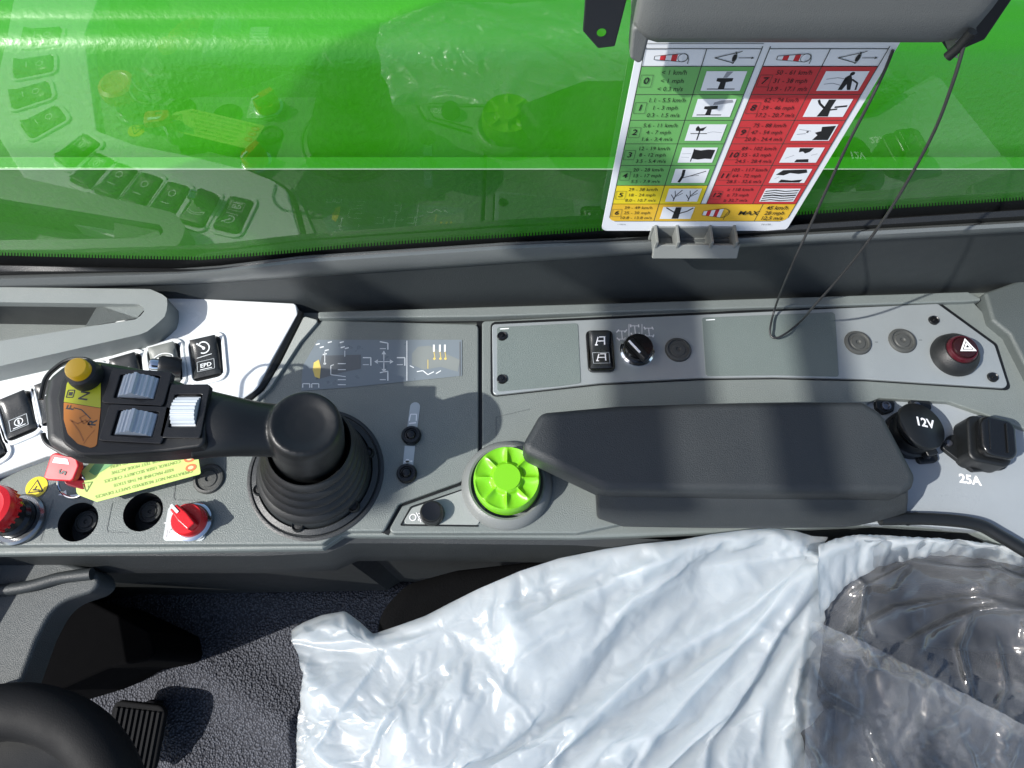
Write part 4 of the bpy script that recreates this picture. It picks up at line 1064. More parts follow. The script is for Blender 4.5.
for x, y in ((949, 443), (1001, 464), (973, 420), (972, 460)):
    bm = BM(); lathe(bm, [(0, .0014), (.0028, .0012), (.0034, 0), (.0034, -.002)], 16, ZM(x, y, .0002)); part(T, 'rivet', bm, STEEL)
fl = Flat(ZM(970, 480, -.0056, math.radians(-9))); fl.text(0, 0, '25A', .0125, 0, bold=.0004); part(con, 'plate_lettering', fl.bm, WMARKB)

# ------------------------------------------------------------------ overhead box, bracket, clip, card, wire
T = thing('sunblind_housing', 'grey rounded plastic housing above the wind card', 'housing', PV(800, 20, .03))
def HV(x, y, off): return PV(x, y, off)
bm = BM()
front_y = GC - .105
z0 = PV(640, 40, .055).z
xa, xb = PV(630, 20, .055).x, PV(978, 20, .055).x
secs = []
bl, br = PV(630, 46, .042), PV(968, 40, .042)
zz0 = PV(800, 46, .038).z
sec = [(GC - .010, zz0 + .008), (GC - .024, zz0 + .003), (GC - .036, zz0 + .003), (GC - .042, zz0 + .006), (GC - .046, zz0 + .013), (GC - .048, zz0 + .030), (GC - .048, zz0 + .075), (GC - .010, zz0 + .075)]
stations = [(bl.x, .30), (bl.x + .003, .62), (bl.x + .009, .88), (bl.x + .016, 1.0), ((bl.x + br.x) / 2, 1.0), (br.x - .016, 1.0), (br.x - .008, .88), (br.x - .002, .62), (br.x, .30)]
g = []
ym, zm = GC - .029, zz0 + .045
for x, f_ in stations:
    g.append([bm.verts.new((x, ym + (y - ym) * (.7 + .3 * f_), zm + (z - zm) * (.6 + .4 * f_))) for y, z in sec])
for a, b in zip(g, g[1:]):
    for i in range(len(sec)): bm.faces.new((a[i], a[(i + 1) % len(sec)], b[(i + 1) % len(sec)], b[i]))
bm.faces.new(g[0]); bm.faces.new(g[-1]); bmesh.ops.recalc_face_normals(bm, faces=bm.faces[:])
part(T, 'shell', bm, HOUS, bevel=.003, seg=3, smooth=50)
for x0, x1, y0 in ((629, 648, 60), (950, 965, 55)):
    bm = BM(); a = PV(x0, 40, .038); b = PV(x1, 40, .038); d = PV((x0 + x1) / 2, y0, .038)
    pts = [(a.x, a.z + .012), (b.x, b.z + .012), (b.x - .001, d.z + .003), (d.x, d.z), (a.x + .002, d.z + .004)]
    prism(bm, fillet(pts, .003), -.016, 0); bmesh.ops.transform(bm, matrix=Matrix(((1, 0, 0, 0), (0, 0, 1, GC - .026), (0, 1, 0, 0), (0, 0, 0, 1))), verts=bm.verts[:])
    bmesh.ops.recalc_face_normals(bm, faces=bm.faces[:])
    part(T, 'end_tab', bm, HOUS, bevel=.002)
def vplate(T, name, pts_px, off, th, mat, bevel=.001, hole=None):
    w = [PV(x, y, off) for x, y in pts_px]; bm = BM(); prism(bm, [(p.x, p.z) for p in w], 0, th)
    bmesh.ops.transform(bm, matrix=Matrix(((1, 0, 0, 0), (0, 0, 1, GC - off), (0, 1, 0, 0), (0, 0, 0, 1))), verts=bm.verts[:])
    bmesh.ops.recalc_face_normals(bm, faces=bm.faces[:])
    return part(T, name, bm, mat, bevel=bevel)
br_o = thing('mounting_bracket', 'flat black metal bracket with a bolt hole left of the grey housing', 'bracket', PV(605, 20, .03))
vplate(br_o, 'plate', [(588, -40), (640, -40), (627, 0), (615, 47), (598, 49), (583, 32)], .040, .004, BRK)
q = PV(601.5, 32.5, .0403); fl = Flat(Matrix.Translation(q) @ Matrix.Rotation(PI / 2, 4, 'X')); fl.disc(0, 0, .0028, 0, 16); part(br_o, 'bolt_hole', fl.bm, GREEN)
br2 = thing('end_bracket', 'slanted black metal strip at the right end of the grey housing', 'bracket', PV(985, 20, .03))
vplate(br2, 'plate', [(940, 40), (1000, -20), (1030, -40), (1012, 0), (985, 40), (950, 55)], .030, .004, BRK)

card = thing('wind_scale_card', 'white card with green, red and yellow wind force table', 'card', PV(700, 140, .012))
COFF = .012
cbl, cbr, ctl, ctr = PV(601, 229, COFF), PV(786, 232.5, COFF), PV(640, 38, COFF), PV(900, 40, COFF)
X0, X1 = (cbl.x + ctl.x) / 2 , (cbr.x + ctr.x) / 2
Z0, Z1 = (cbl.z + cbr.z) / 2, max(ctl.z, ctr.z) + .012
CW, CH = X1 - X0, Z1 - Z0
cmx = Matrix(((1, 0, 0, X0), (0, 0, -1, GC - COFF), (0, 1, 0, Z0), (0, 0, 0, 1)))
bm = BM(); prism(bm, fillet([(0, 0), (CW, 0), (CW, CH), (0, CH)], .006, 6), -.0012, 0); bmesh.ops.transform(bm, matrix=cmx, verts=bm.verts[:]); bmesh.ops.recalc_face_normals(bm, faces=bm.faces[:])
part(card, 'board', bm, CWHITE)
def vz(px, py):                     # height on the card from a surveyed row
    return PV(px, py, COFF).z - Z0
ry = [vz(640, y) for y in (48.4, 66, 89, 111.7, 134.4, 156.4, 178.5, 200.5, 220.8)]
rh = (ry[1] - ry[8]) / 7
ry = [ry[0]] + [ry[1] - rh * k for k in range(8)]
fl = Flat(cmx @ Matrix.Translation((0, 0, .0003)), .0001)
xl, xd, xr, xe, xf, xg = [CW * f_ for f_ in (.030, .268, .480, .510, .745, .968)]
mats = [CWHITE, CGREEN, CRED, CYEL, CORG, INK, CGREY, M('card_green_dark', (0.10, 0.36, 0.08), .35), M('card_red_dark', (0.50, 0.025, 0.03), .35), M('sock_red', (0.60, 0.03, 0.04), .4), M('card_outline', (0.05, 0.06, 0.05), .4)]
for k in range(5): fl.rect(xl, ry[k + 2], xr, ry[k + 1], 1)
fl.rect(xl, ry[7], xr, ry[6], 3); fl.poly(fillet([(xl, ry[8]), (xg, ry[8]), (xg, ry[7]), (xl, ry[7])], [.006, .006, 0, 0]), 4)
for k in range(6): fl.rect(xe, ry[k + 2], xg, ry[k + 1], 2)
fl.lift()
lw = .0006
for k in range(1, 8): fl.line([(xl, ry[k + 1]), (xr if k < 6 else (xr if k == 6 else xl), ry[k + 1])], lw, 10)
for k in range(0, 7): fl.line([(xe, ry[k + 1]), (xg, ry[k + 1])], lw, 10)
fl.line([(xl, ry[7]), (xg, ry[7])], lw, 10)
for x in (xl, xd, xr): fl.line([(x, ry[0] + .002 if x != xd else ry[0]), (x, ry[7] if x != xd else ry[8])], lw, 10)
for x in (xe, xf, xg): fl.line([(x, ry[0] + .002 if x != xf else ry[0]), (x, ry[7])], lw, 10)
fl.line([(xl, ry[0]), (xr, ry[0])], lw, 10); fl.line([(xe, ry[0]), (xg, ry[0])], lw, 10); fl.line([(xl, ry[1]), (xr, ry[1])], lw, 10); fl.line([(xe, ry[1]), (xg, ry[1])], lw, 10)
fl.line([(xl, ry[0] + .004), (xr, ry[0] + .004)], lw * .6, 10)
fl.line([(xl, ry[7]), (xl, ry[8] + .005)], lw, 10); fl.line([(xg, ry[7]), (xg, ry[8] + .005)], lw, 10); fl.line([(xl + .005, ry[8]), (xg - .005, ry[8])], lw, 10)
x_m = CW * .800
fl.line([(x_m, ry[8]), (x_m, ry[7])], lw, 10)
def sock(x, y, w, h):
    n_ = 5
    for k in range(n_):
        a0, a1 = k / n_, (k + 1) / n_; h0, h1 = h * (.45 + .55 * a0), h * (.45 + .55 * a1)
        fl.poly([(x + w * a0, y - h0 / 2), (x + w * a1, y - h1 / 2), (x + w * a1, y + h1 / 2), (x + w * a0, y + h0 / 2)], 9 if k in (1, 3) else 0)
    fl.lift()
    fl.line([(x, y - h * .22), (x + w, y - h / 2)], lw * .7, 10); fl.line([(x, y + h * .22), (x + w, y + h / 2)], lw * .7, 10); fl.line([(x, y - h * .22), (x, y + h * .22)], lw * .7, 10)
    fl.arc(x + w, y, h * .5, -PI / 2, PI / 2, lw, 10); fl.arc(x + w, y, h * .5, PI / 2, 3 * PI / 2, lw * .6, 10); fl.line([(x + w + h * .45, y + h * .3), (x + w * 1.22, y - h * .25), (x + w * 1.22, y - h * .75)], lw * .8, 10)
hy = (ry[0] + ry[1]) / 2; hh = (ry[0] - ry[1])
for xa_, xb_ in ((xl, xd), (xe, xf)): sock(xa_ + .0075, hy, .019, hh * .46)
for xa_, xb_ in ((xd, xr), (xf, xg)):
    cx = (xa_ + xb_) / 2
    fl.line([(cx - .011, hy), (cx + .003, hy + hh * .30)], lw, 10); fl.line([(cx - .011, hy), (cx + .003, hy - hh * .30)], lw, 10); fl.arc(cx - .004, hy, .0075, -.7, .7, lw, 10); fl.disc(cx + .002, hy, .0013, 5, 14, ry=.003); fl.line([(cx + .005, hy), (cx + .0135, hy)], lw * .8, 10)
    fl.poly([(cx + .0135, hy + .001), (cx + .0155, hy), (cx + .0135, hy - .001)], 10); fl.line([(cx + .002, hy + hh * .25), (cx + .006, hy + hh * .38)], lw, 10)
rows_l = [('0', '< 1 km/h', '< 1 mph', '< 0.3 m/s'), ('1', '1.1 - 5.5 km/h', '1 - 3 mph', '0.3 - 1.5 m/s'), ('2', '5.6 - 11 km/h', '4 - 7 mph', '1.6 - 3.4 m/s'), ('3', '12 - 19 km/h', '8 - 12 mph', '3.5 - 5.4 m/s'), ('4', '20 - 28 km/h', '13 - 17 mph', '5.5 - 7.9 m/s'), ('5', '29 - 38 km/h', '18 - 24 mph', '8.0 - 10.7 m/s'), ('6', '39 - 49 km/h', '25 - 30 mph', '10.8 - 13.8 m/s')]
rows_r = [('7', '50 - 61 km/h', '31 - 38 mph', '13.9 - 17.1 m/s'), ('8', '62 - 74 km/h', '39 - 46 mph', '17.2 - 20.7 m/s'), ('9', '75 - 88 km/h', '47 - 54 mph', '20.8 - 24.4 m/s'), ('10', '89 - 102 km/h', '55 - 63 mph', '24.5 - 28.4 m/s'), ('11', '103 - 117 km/h', '64 - 72 mph', '28.5 - 32.6 m/s'), ('12', '\u2265 118 km/h', '\u2265 73 mph', '\u2265 32.7 m/s')]
fl.lift()
for rows_, xa_, k0 in ((rows_l, xl, 0), (rows_r, xe, 0)):
    for k, (n_, a_, b_, c_) in enumerate(rows_):
        yt, yb = ry[k + 1], ry[k + 2]; ym_ = (yt + yb) / 2
        fl.text(xa_ + .0052, ym_, n_, .0082, 5, shear=.12, bold=.0001)
        fl.frame(xa_ + .0012, ym_ - .0052, xa_ + .0095, ym_ + .0052, .0003, 10)
        for t_, f_ in ((a_, .27), (b_, 0), (c_, -.27)): fl.text(xa_ + .0235, ym_ + f_ * rh * 1.08, t_, .0056, 5, sx=.86)
for k in range(7):
    for side, (xa_, xb_) in enumerate(((xd, xr), (xf, xg))):
        if side == 1 and k == 6: continue
        yt, yb = ry[k + 1], ry[k + 2]
        ix0, ix1, iy0, iy1 = xa_ + .0045, xb_ - .0040, yb + rh * .15, yt - rh * .15
        fl.rect(ix0, iy0, ix1, iy1, 0)
fl.lift()
def ic(k, side):
    xa_, xb_ = ((xd, xr), (xf, xg))[side]
    yt, yb = ry[k + 1], ry[k + 2]
    x0, x1, y0, y1 = xa_ + .0045, xb_ - .0040, yb + rh * .15, yt - rh * .15
    w_, h_ = x1 - x0, y1 - y0
    return lambda u, v: (x0 + u * w_, y0 + v * h_)
c_ = ic(0, 0); fl.line([c_(.15, .10), c_(.85, .10)], .0008, 5); fl.poly([c_(*q) for q in ((.42, .1), (.58, .1), (.57, .45), (.72, .50), (.72, .66), (.32, .66), (.32, .50), (.43, .45))], 5); fl.poly([c_(*q) for q in ((.46, .68), (.56, .68), (.66, .98), (.50, .98))], 6)
c_ = ic(1, 0); fl.line([c_(.10, .12), c_(.75, .12)], .0008, 5); fl.poly([c_(*q) for q in ((.32, .12), (.46, .12), (.45, .42), (.60, .46), (.58, .64), (.24, .60), (.24, .46), (.34, .42))], 5); fl.poly([c_(*q) for q in ((.44, .66), (.60, .70), (.95, .82), (.90, .96), (.62, .92), (.46, .82))], 6)
c_ = ic(2, 0); fl.line([c_(.10, .45), c_(.55, .45)], .0007, 5); fl.line([c_(.33, .05), c_(.33, .6)], .0009, 5); fl.poly([c_(*q) for q in ((.22, .62), (.30, .60), (.42, .62), (.48, .88), (.40, .80), (.32, .76), (.24, .92), (.20, .78))], 5); fl.line([c_(.55, .5), c_(.7, .56), c_(.95, .5)], .0003, 6)
c_ = ic(3, 0); fl.poly([c_(*q) for q in ((.36, .28), (.55, .22), (.75, .28), (.93, .25), (.95, .85), (.75, .88), (.55, .82), (.36, .88))], 5); fl.line([c_(.36, .08), c_(.36, .92)], .0008, 5); fl.line([c_(.05, .6), c_(.3, .62)], .0003, 6); fl.line([c_(.05, .38), c_(.28, .36)], .0003, 6)
c_ = ic(4, 0); fl.line([c_(.22, .05), c_(.28, .5), c_(.26, .95)], .0024, 5); fl.line([c_(.27, .35), c_(.55, .55), c_(.92, .85)], .0008, 5); fl.line([c_(.5, .5), c_(.75, .55)], .0004, 5)
c_ = ic(5, 0)
for ox in (.12, .58):
    fl.line([c_(ox + .12, .05), c_(ox + .14, .45), c_(ox + .3, .9)], .0008, 5); fl.line([c_(ox + .13, .2), c_(ox, .55)], .0007, 5); fl.line([c_(ox + .14, .45), c_(ox + .08, .85)], .0006, 5); fl.line([c_(ox + .15, .4), c_(ox + .34, .65)], .0006, 5)
c_ = ic(6, 0); fl.poly([c_(*q) for q in ((.38, .03), (.60, .03), (.58, .98), (.40, .98))], 5); fl.line([c_(.45, .5), c_(.25, .75), c_(.10, .95)], .0012, 5); fl.line([c_(.55, .45), c_(.8, .65), c_(.96, .93)], .0014, 5)
c_ = ic(0, 1); fl.poly([c_(*q) for q in ((.50, .05), (.60, .05), (.64, .35), (.72, .05), (.80, .05), (.72, .55), (.62, .85), (.52, .70))], 5); fl.disc(*c_(.64, .88), .0016, 5); fl.line([c_(.1, .6), c_(.35, .68), c_(.6, .6)], .0006, 6); fl.line([c_(.1, .35), c_(.3, .4), c_(.5, .3)], .0006, 6); fl.line([c_(.7, .6), c_(.88, .4), c_(.92, .05)], .0012, 5)
c_ = ic(1, 1); fl.poly([c_(*q) for q in ((.34, .03), (.62, .03), (.58, .5), (.60, .97), (.42, .97), (.40, .5))], 5); fl.line([c_(.42, .5), c_(.25, .75), c_(.18, .95)], .0016, 5); fl.line([c_(.66, .55), c_(.95, .62)], .0016, 5); fl.line([c_(.58, .4), c_(.75, .45)], .0014, 5)
c_ = ic(2, 1); fl.poly([c_(*q) for q in ((.55, .05), (.96, .05), (.96, .92), (.62, .85), (.66, .6), (.52, .5), (.62, .35))], 5); fl.line([c_(.08, .7), c_(.4, .6)], .0005, 6); fl.line([c_(.08, .4), c_(.3, .45)], .0006, 6); fl.disc(*c_(.32, .55), .0009, 5)
c_ = ic(3, 1); fl.poly([c_(*q) for q in ((.35, .97), (.72, .97), (.66, .72), (.56, .62), (.48, .75), (.38, .7))], 5); fl.poly([c_(*q) for q in ((.40, .04), (.78, .04), (.74, .25), (.42, .22))], 5); fl.line([c_(.1, .3), c_(.3, .5)], .0004, 6); fl.line([c_(.75, .5), c_(.9, .6)], .0004, 6)
c_ = ic(4, 1); fl.poly([c_(*q) for q in ((.08, .6), (.22, .92), (.85, .97), (.92, .75), (.70, .65), (.45, .72), (.30, .55))], 5); fl.poly([c_(*q) for q in ((.25, .04), (.85, .04), (.90, .25), (.60, .18), (.30, .25))], 5); fl.line([c_(.1, .3), c_(.2, .45)], .0004, 6)
c_ = ic(5, 1)
for v_ in (.10, .28, .46, .64, .82): fl.line([c_(.03, v_ - .02), c_(.3, v_ + .06), c_(.6, v_ - .02), c_(.97, v_ + .05)], .0012 if v_ != .46 else .0018, 5)
yb_ = (ry[7] + ry[8]) / 2
sock(xr + .005, yb_, .017, rh * .52); fl.lift()
fl.text(xf - .0005 + .0005, yb_, 'MAX', .0082, 5, shear=.1, bold=.00012)
for t_, f_ in (('45 km/h', .30), ('28 mph', 0), ('12,5 m/s', -.30)): fl.text((x_m + xg) / 2 - .0005, yb_ + f_ * rh, t_, .0072, 5, sx=.80, shear=.05, bold=.0001)
fl.text(CW * .10, ry[8] - .0042, '1199034', .0022, 10); fl.text(CW * .87, ry[8] - .0042, '091558', .0028, 10)
part(card, 'print', fl.bm, mats)
# pale clip holding the card's lower edge
clip = thing('card_clip', 'pale grey plastic clip under the wind card', 'clip', PV(692, 245, .02))
a, b = PV(651, 232, .014), PV(733, 234, .014)
zt, zb_ = PV(690, 228, .014).z, PV(690, 248, .022).z
bm = BM(); box(bm, ((a.x + b.x) / 2, GC - .012, (zt + zb_) / 2), (b.x - a.x, .003, abs(zt - zb_))); part(clip, 'back_plate', bm, CLIPG, bevel=.0008)
e0, e1 = PV(652, 252, .030), PV(737, 252, .030)
bm = BM(); box(bm, ((e0.x + e1.x) / 2, GC - .031, e0.z + .003), (e1.x - e0.x, .004, .014), Matrix.Rotation(-.5, 4, 'X')); part(clip, 'lip', bm, CLIPG, bevel=.001)
bm = BM(); box(bm, ((e0.x + e1.x) / 2, GC - .021, e0.z - .003), (e1.x - e0.x - .006, .024, .003)); part(clip, 'tray_base', bm, CLIPG, bevel=.0006)
for x in (654, 675, 708, 732):
    q = PV(x, 240, .02); bm = BM(); box(bm, (q.x, GC - .020, (zt + e0.z) / 2), (.0024, .022, abs(zt - e0.z) + .004)); part(clip, 'rib', bm, CLIPG, bevel=.0005)

# wire loop
T = thing('wire_loop', 'thin black wire hanging in a long loop from the grey housing', 'wire', PV(965, 45, .04))
wp = [PV(966, 38, .050), PV(952, 85, .060), PV(930, 140, .068), PV(890, 210, .076), PV(850, 265, .080), PV(815, 305, .078), P(800, 322, .016), P(785, 334, .012), P(774, 338, .010), P(770, 330, .011), P(776, 305, .022), PV(790, 270, .060), PV(815, 215, .046), PV(845, 150, .034), PV(868, 105, .026), PV(884, 72, .018), PV(893, 50, .014)]
bm = BM(); tube(bm, spline(wp, 8), .0011, 8); part(T, 'sheath', bm, STEELC, smooth=80)
q = PV(966, 40, .05); bm = BM(); tube(bm, [q + Vector((0, 0, .006)), q + Vector((-.001, 0, -.004)), q + Vector((-.004, 0, -.012))], .0030, 10); part(T, 'end_sleeve', bm, BLACK)

# ------------------------------------------------------------------ footwell
bm = BM(); FZ = -.40
nx_, ny_ = 90, 60; g = []
for j in range(ny_ + 1):
    row = []
    for i in range(nx_ + 1):
        x = -1.1 + 2.2 * i / nx_; y = -.75 + 1.05 * j / ny_
        px, py = proj(Vector((x, y, FZ)))
        z = FZ + .006 * noise.noise(Vector((x * 6, y * 6, 0)))
        # soft ridges of the mat running diagonally, and the raised rim by the console
        d1 = (px - 165) * .55 + (py - 640) * -.83; z += .016 * math.exp(-(d1 / 20) ** 2) * (1 if px > 140 else .2) * (1 if px < 330 else 0.3)
        d2 = (px - 168) * .97 + (py - 700) * -.22; z += .012 * math.exp(-(d2 / 9) ** 2) * (1 if py > 655 else .1)
        z += .020 * math.exp(-((y - .118) / .020) ** 2)
        row.append(bm.verts.new((x, y, z)))
    g.append(row)
for a, b in zip(g, g[1:]):
    for i in range(nx_): bm.faces.new((a[i], a[i + 1], b[i + 1], b[i]))
structure(part(None, 'floor', bm, MATF, smooth=80))
T = thing('foot_pedal', 'black rubber foot pedal with parallel grooves on the dark mat', 'pedal', P(135, 735, -.37))
pm = Matrix.Translation(P(133, 738, -.36)) @ Matrix.Rotation(math.radians(-6), 4, 'Z') @ Matrix.Rotation(math.radians(12), 4, 'X')
bm = BM(); prism(bm, rrect(.072, .085, .012, 5), -.01, 0); bmesh.ops.transform(bm, matrix=pm, verts=bm.verts[:]); part(T, 'pad', bm, M('pedal_rubber', (0.008, 0.0082, 0.009), .9, spec=.15), bevel=.003)
bm = BM()
for k in range(9):
    box(bm, (-.028 + k * .007, 0, .001), (.0032, .070, .004)); 
bmesh.ops.transform(bm, matrix=pm, verts=bm.verts[:]); part(T, 'grip_ribs', bm, M('pedal_rib_rubber', (0.008, 0.0082, 0.009), 0.85, spec=.2))
bm = BM(); box(bm, (0, .02, -.05), (.02, .03, .07)); bmesh.ops.transform(bm, matrix=pm, verts=bm.verts[:]); part(T, 'arm', bm, BLACK)
T = thing('footwell_shade_block', 'black block added under the dash to stand for shade in the footwell', 'shade block', P(90, 645, -.3))
bm = BM(); prism(bm, fillet(PL([(-40, 585), (90, 600), (150, 630), (158, 658), (110, 668), (60, 690), (-40, 720)], -.25), .01), -.42, -.25); part(T, 'body', bm, M('footwell_shade_black', (0.0022, 0.0022, 0.0026), .95, spec=.05), bevel=.004)  # near-black block put in for the deep shade of the footwell
T = thing('lower_dash', 'grey lower dash panel with a rounded end at the left edge', 'panel', P(40, 600, -.05))
bm = BM(); prism(bm, fillet(PL([(-200, 565), (-40, 561), (60, 561), (95, 570), (100, 583), (92, 592), (55, 604), (36, 640), (14, 700), (-60, 760), (-200, 760)], -.05), [.0, .02, .03, .02, .015, .02, .05, .05, .03, 0, 0]), -.085, -.05); part(T, 'shell', bm, M('lower_dash_grey', (0.055, 0.063, 0.064), .5, bump=(1100, .0006)), bevel=.012, seg=5)
bm = BM(); tube(bm, spline(PL([(-60, 596), (20, 588), (60, 578), (92, 574)], -.046), 6), .006, 10); part(T, 'edge_bead', bm, SILL)
T = thing('handwheel', 'black steering wheel rim curving through the bottom left corner', 'steering wheel', P(-15, 860, -.06))
sc_ = P(-26, 872, -.03); Rw = .150
bm = BM(); R0 = (P(140, 770, -.03) - sc_).length - .022
pts = [sc_ + Vector((R0 * math.cos(a), R0 * math.sin(a), 0)) for a in [2 * PI * k / 96 for k in range(97)]]
tube(bm, pts, .024, 20, cap=False); part(T, 'rim', bm, M('wheel_rubber', (0.004, 0.0042, 0.0046), .7, spec=.25, bump=(900, .0002)), smooth=80)
bm = BM(); lathe(bm, [(R0 * .95, -.025), (R0 * .6, -.02), (R0 * .3, -.008), (.0, -.005)], 64, Matrix.Translation(sc_)); part(T, 'hub', bm, BLACK, smooth=80)

# ------------------------------------------------------------------ seat and covers
T = thing('operator_seat', 'black upholstered seat under the plastic covers', 'seat', P(700, 680, -.2))
SZ = -.085
bm = BM(); prism(bm, fillet(PL([(373, 660), (376, 612), (404, 582), (455, 568), (560, 556), (900, 549), (1110, 549), (1110, 900), (360, 900)], SZ), [.03, .04, .04, .05, .05, .03, 0, 0, .05]), SZ - .12, SZ); part(T, 'cushion', bm, SEATM, bevel=.02, seg=6)
bm = BM(); prism(bm, fillet(PL([(866, 596), (900, 586), (1110, 596), (1110, 660), (985, 652), (880, 640)], SZ + .02), .012), SZ - .02, SZ + .004); part(T, 'side_bolster', bm, BLACK, bevel=.008, seg=5)
bm = BM(); prism(bm, fillet(PL([(790, 570), (860, 556), (1000, 556), (1020, 580), (870, 585), (800, 640)], SZ + .01), .012), SZ - .02, SZ + .012); part(T, 'seat_rail', bm, M('rail_grey', (0.022, 0.023, 0.025), .5), bevel=.006)
bm = BM(); prism(bm, fillet(PL([(840, 668), (1110, 690), (1110, 860), (830, 860)], SZ + .005), .02), SZ - .02, SZ + .008); part(T, 'seat_panel', bm, M('panel_grey_fabric', (0.028, 0.029, 0.031), .7, bump=(500, .0006)), bevel=.006)

def arclen(pts, n):
    pts = [Vector(p) for p in pts]; L = [0]
    for i in range(len(pts) - 1): L.append(L[-1] + (pts[i + 1] - pts[i]).length)
    out = []; j = 0
    for k in range(n + 1):
        d = L[-1] * k / n
        while j < len(pts) - 2 and L[j + 1] < d: j += 1
        t = (d - L[j]) / max(1e-9, L[j + 1] - L[j]); out.append(pts[j].lerp(pts[j + 1], min(1, t)))
    return out
def coons(top, bot, lef, rig, nu, nv):
    t, b, l, r = arclen(top, nu), arclen(bot, nu), arclen(lef, nv), arclen(rig, nv); g = []
    for j in range(nv + 1):
        v = j / nv; row = []
        for i in range(nu + 1):
            u = i / nu
            row.append((1 - v) * t[i] + v * b[i] + (1 - u) * l[j] + u * r[j] - ((1 - u) * (1 - v) * t[0] + u * (1 - v) * t[-1] + (1 - u) * v * b[0] + u * v * b[-1]))
        g.append(row)
    return g
def ridged(x, y, z=0.0):
    n_ = noise.noise(Vector((x, y, z))); return 1 - min(1, abs(n_) * 2.4)
def sheet(g, hfun):
    bm = BM(); rows = []
    for j, row in enumerate(g):
        r = []
        for i, q in enumerate(row):
            u, v = i / (len(row) - 1), j / (len(g) - 1)
            r.append(bm.verts.new(P(q.x, q.y, hfun(q.x, q.y, u, v))))
        rows.append(r)
    for a, b in zip(rows, rows[1:]):
        for i in range(len(a) - 1): bm.faces.new((a[i], b[i], b[i + 1], a[i + 1]))
    return bm
def crumple(x, y, s, seed):
    d, _ = noise.voronoi(Vector((x * s, y * s, seed)), distance_metric='DISTANCE', exponent=2)
    return d[1] - d[0]
import numpy as np
def creases(X, Y, lines):
    """raise the film along folds: each line = (points, height, width on one side, width on the other, end taper)"""
    Z = np.zeros_like(X)
    for pts, h, wa, wb, tp in lines:
        best = np.full_like(X, 1e9); sg = np.zeros_like(X); par = np.zeros_like(X)
        tot = sum(math.hypot(q[0] - p[0], q[1] - p[1]) for p, q in zip(pts, pts[1:])); acc = 0.0
        for p, q in zip(pts, pts[1:]):
            dx, dy = q[0] - p[0], q[1] - p[1]; L = math.hypot(dx, dy)
            t = ((X - p[0]) * dx + (Y - p[1]) * dy) / (L * L); tc_ = np.clip(t, 0, 1)
            ex, ey = X - p[0] - tc_ * dx, Y - p[1] - tc_ * dy
            d = np.hypot(ex, ey); m_ = d < best
            best = np.where(m_, d, best); sg = np.where(m_, np.sign(dx * ey - dy * ex), sg); par = np.where(m_, (acc + tc_ * L) / tot, par); acc += L
        w_ = np.where(sg > 0, wa, wb)
        d = np.sqrt(best * best + .35) - .59
        ends = np.clip(par / tp, 0, 1) * np.clip((1 - par) / tp, 0, 1) if tp > 0 else 1.0
        Z += h * (.15 + .85 * ends) * np.exp(-d / w_)
    return Z
def sheet_np(g, zf, lines):
    X = np.array([[q.x for q in r] for r in g]); Y = np.array([[q.y for q in r] for r in g])
    nv, nu = X.shape
    wob = np.array([[noise.noise(Vector((q.x * .011, q.y * .011, 3.0))) for q in r] for r in g])
    wob2 = np.array([[noise.noise(Vector((q.x * .011, q.y * .011, 31.0))) for q in r] for r in g])
    Zc = creases(X + 7 * wob, Y + 7 * wob2, lines)
    bm = BM(); rows = []
    for j in range(nv):
        rows.append([bm.verts.new(P(X[j, i], Y[j, i], float(Zc[j, i]) + zf(X[j, i], Y[j, i], i / (nu - 1), j / (nv - 1)))) for i in range(nu)])
    for a, b in zip(rows, rows[1:]):
        for i in range(nu - 1): bm.faces.new((a[i], b[i], b[i + 1], a[i + 1]))
    return bm
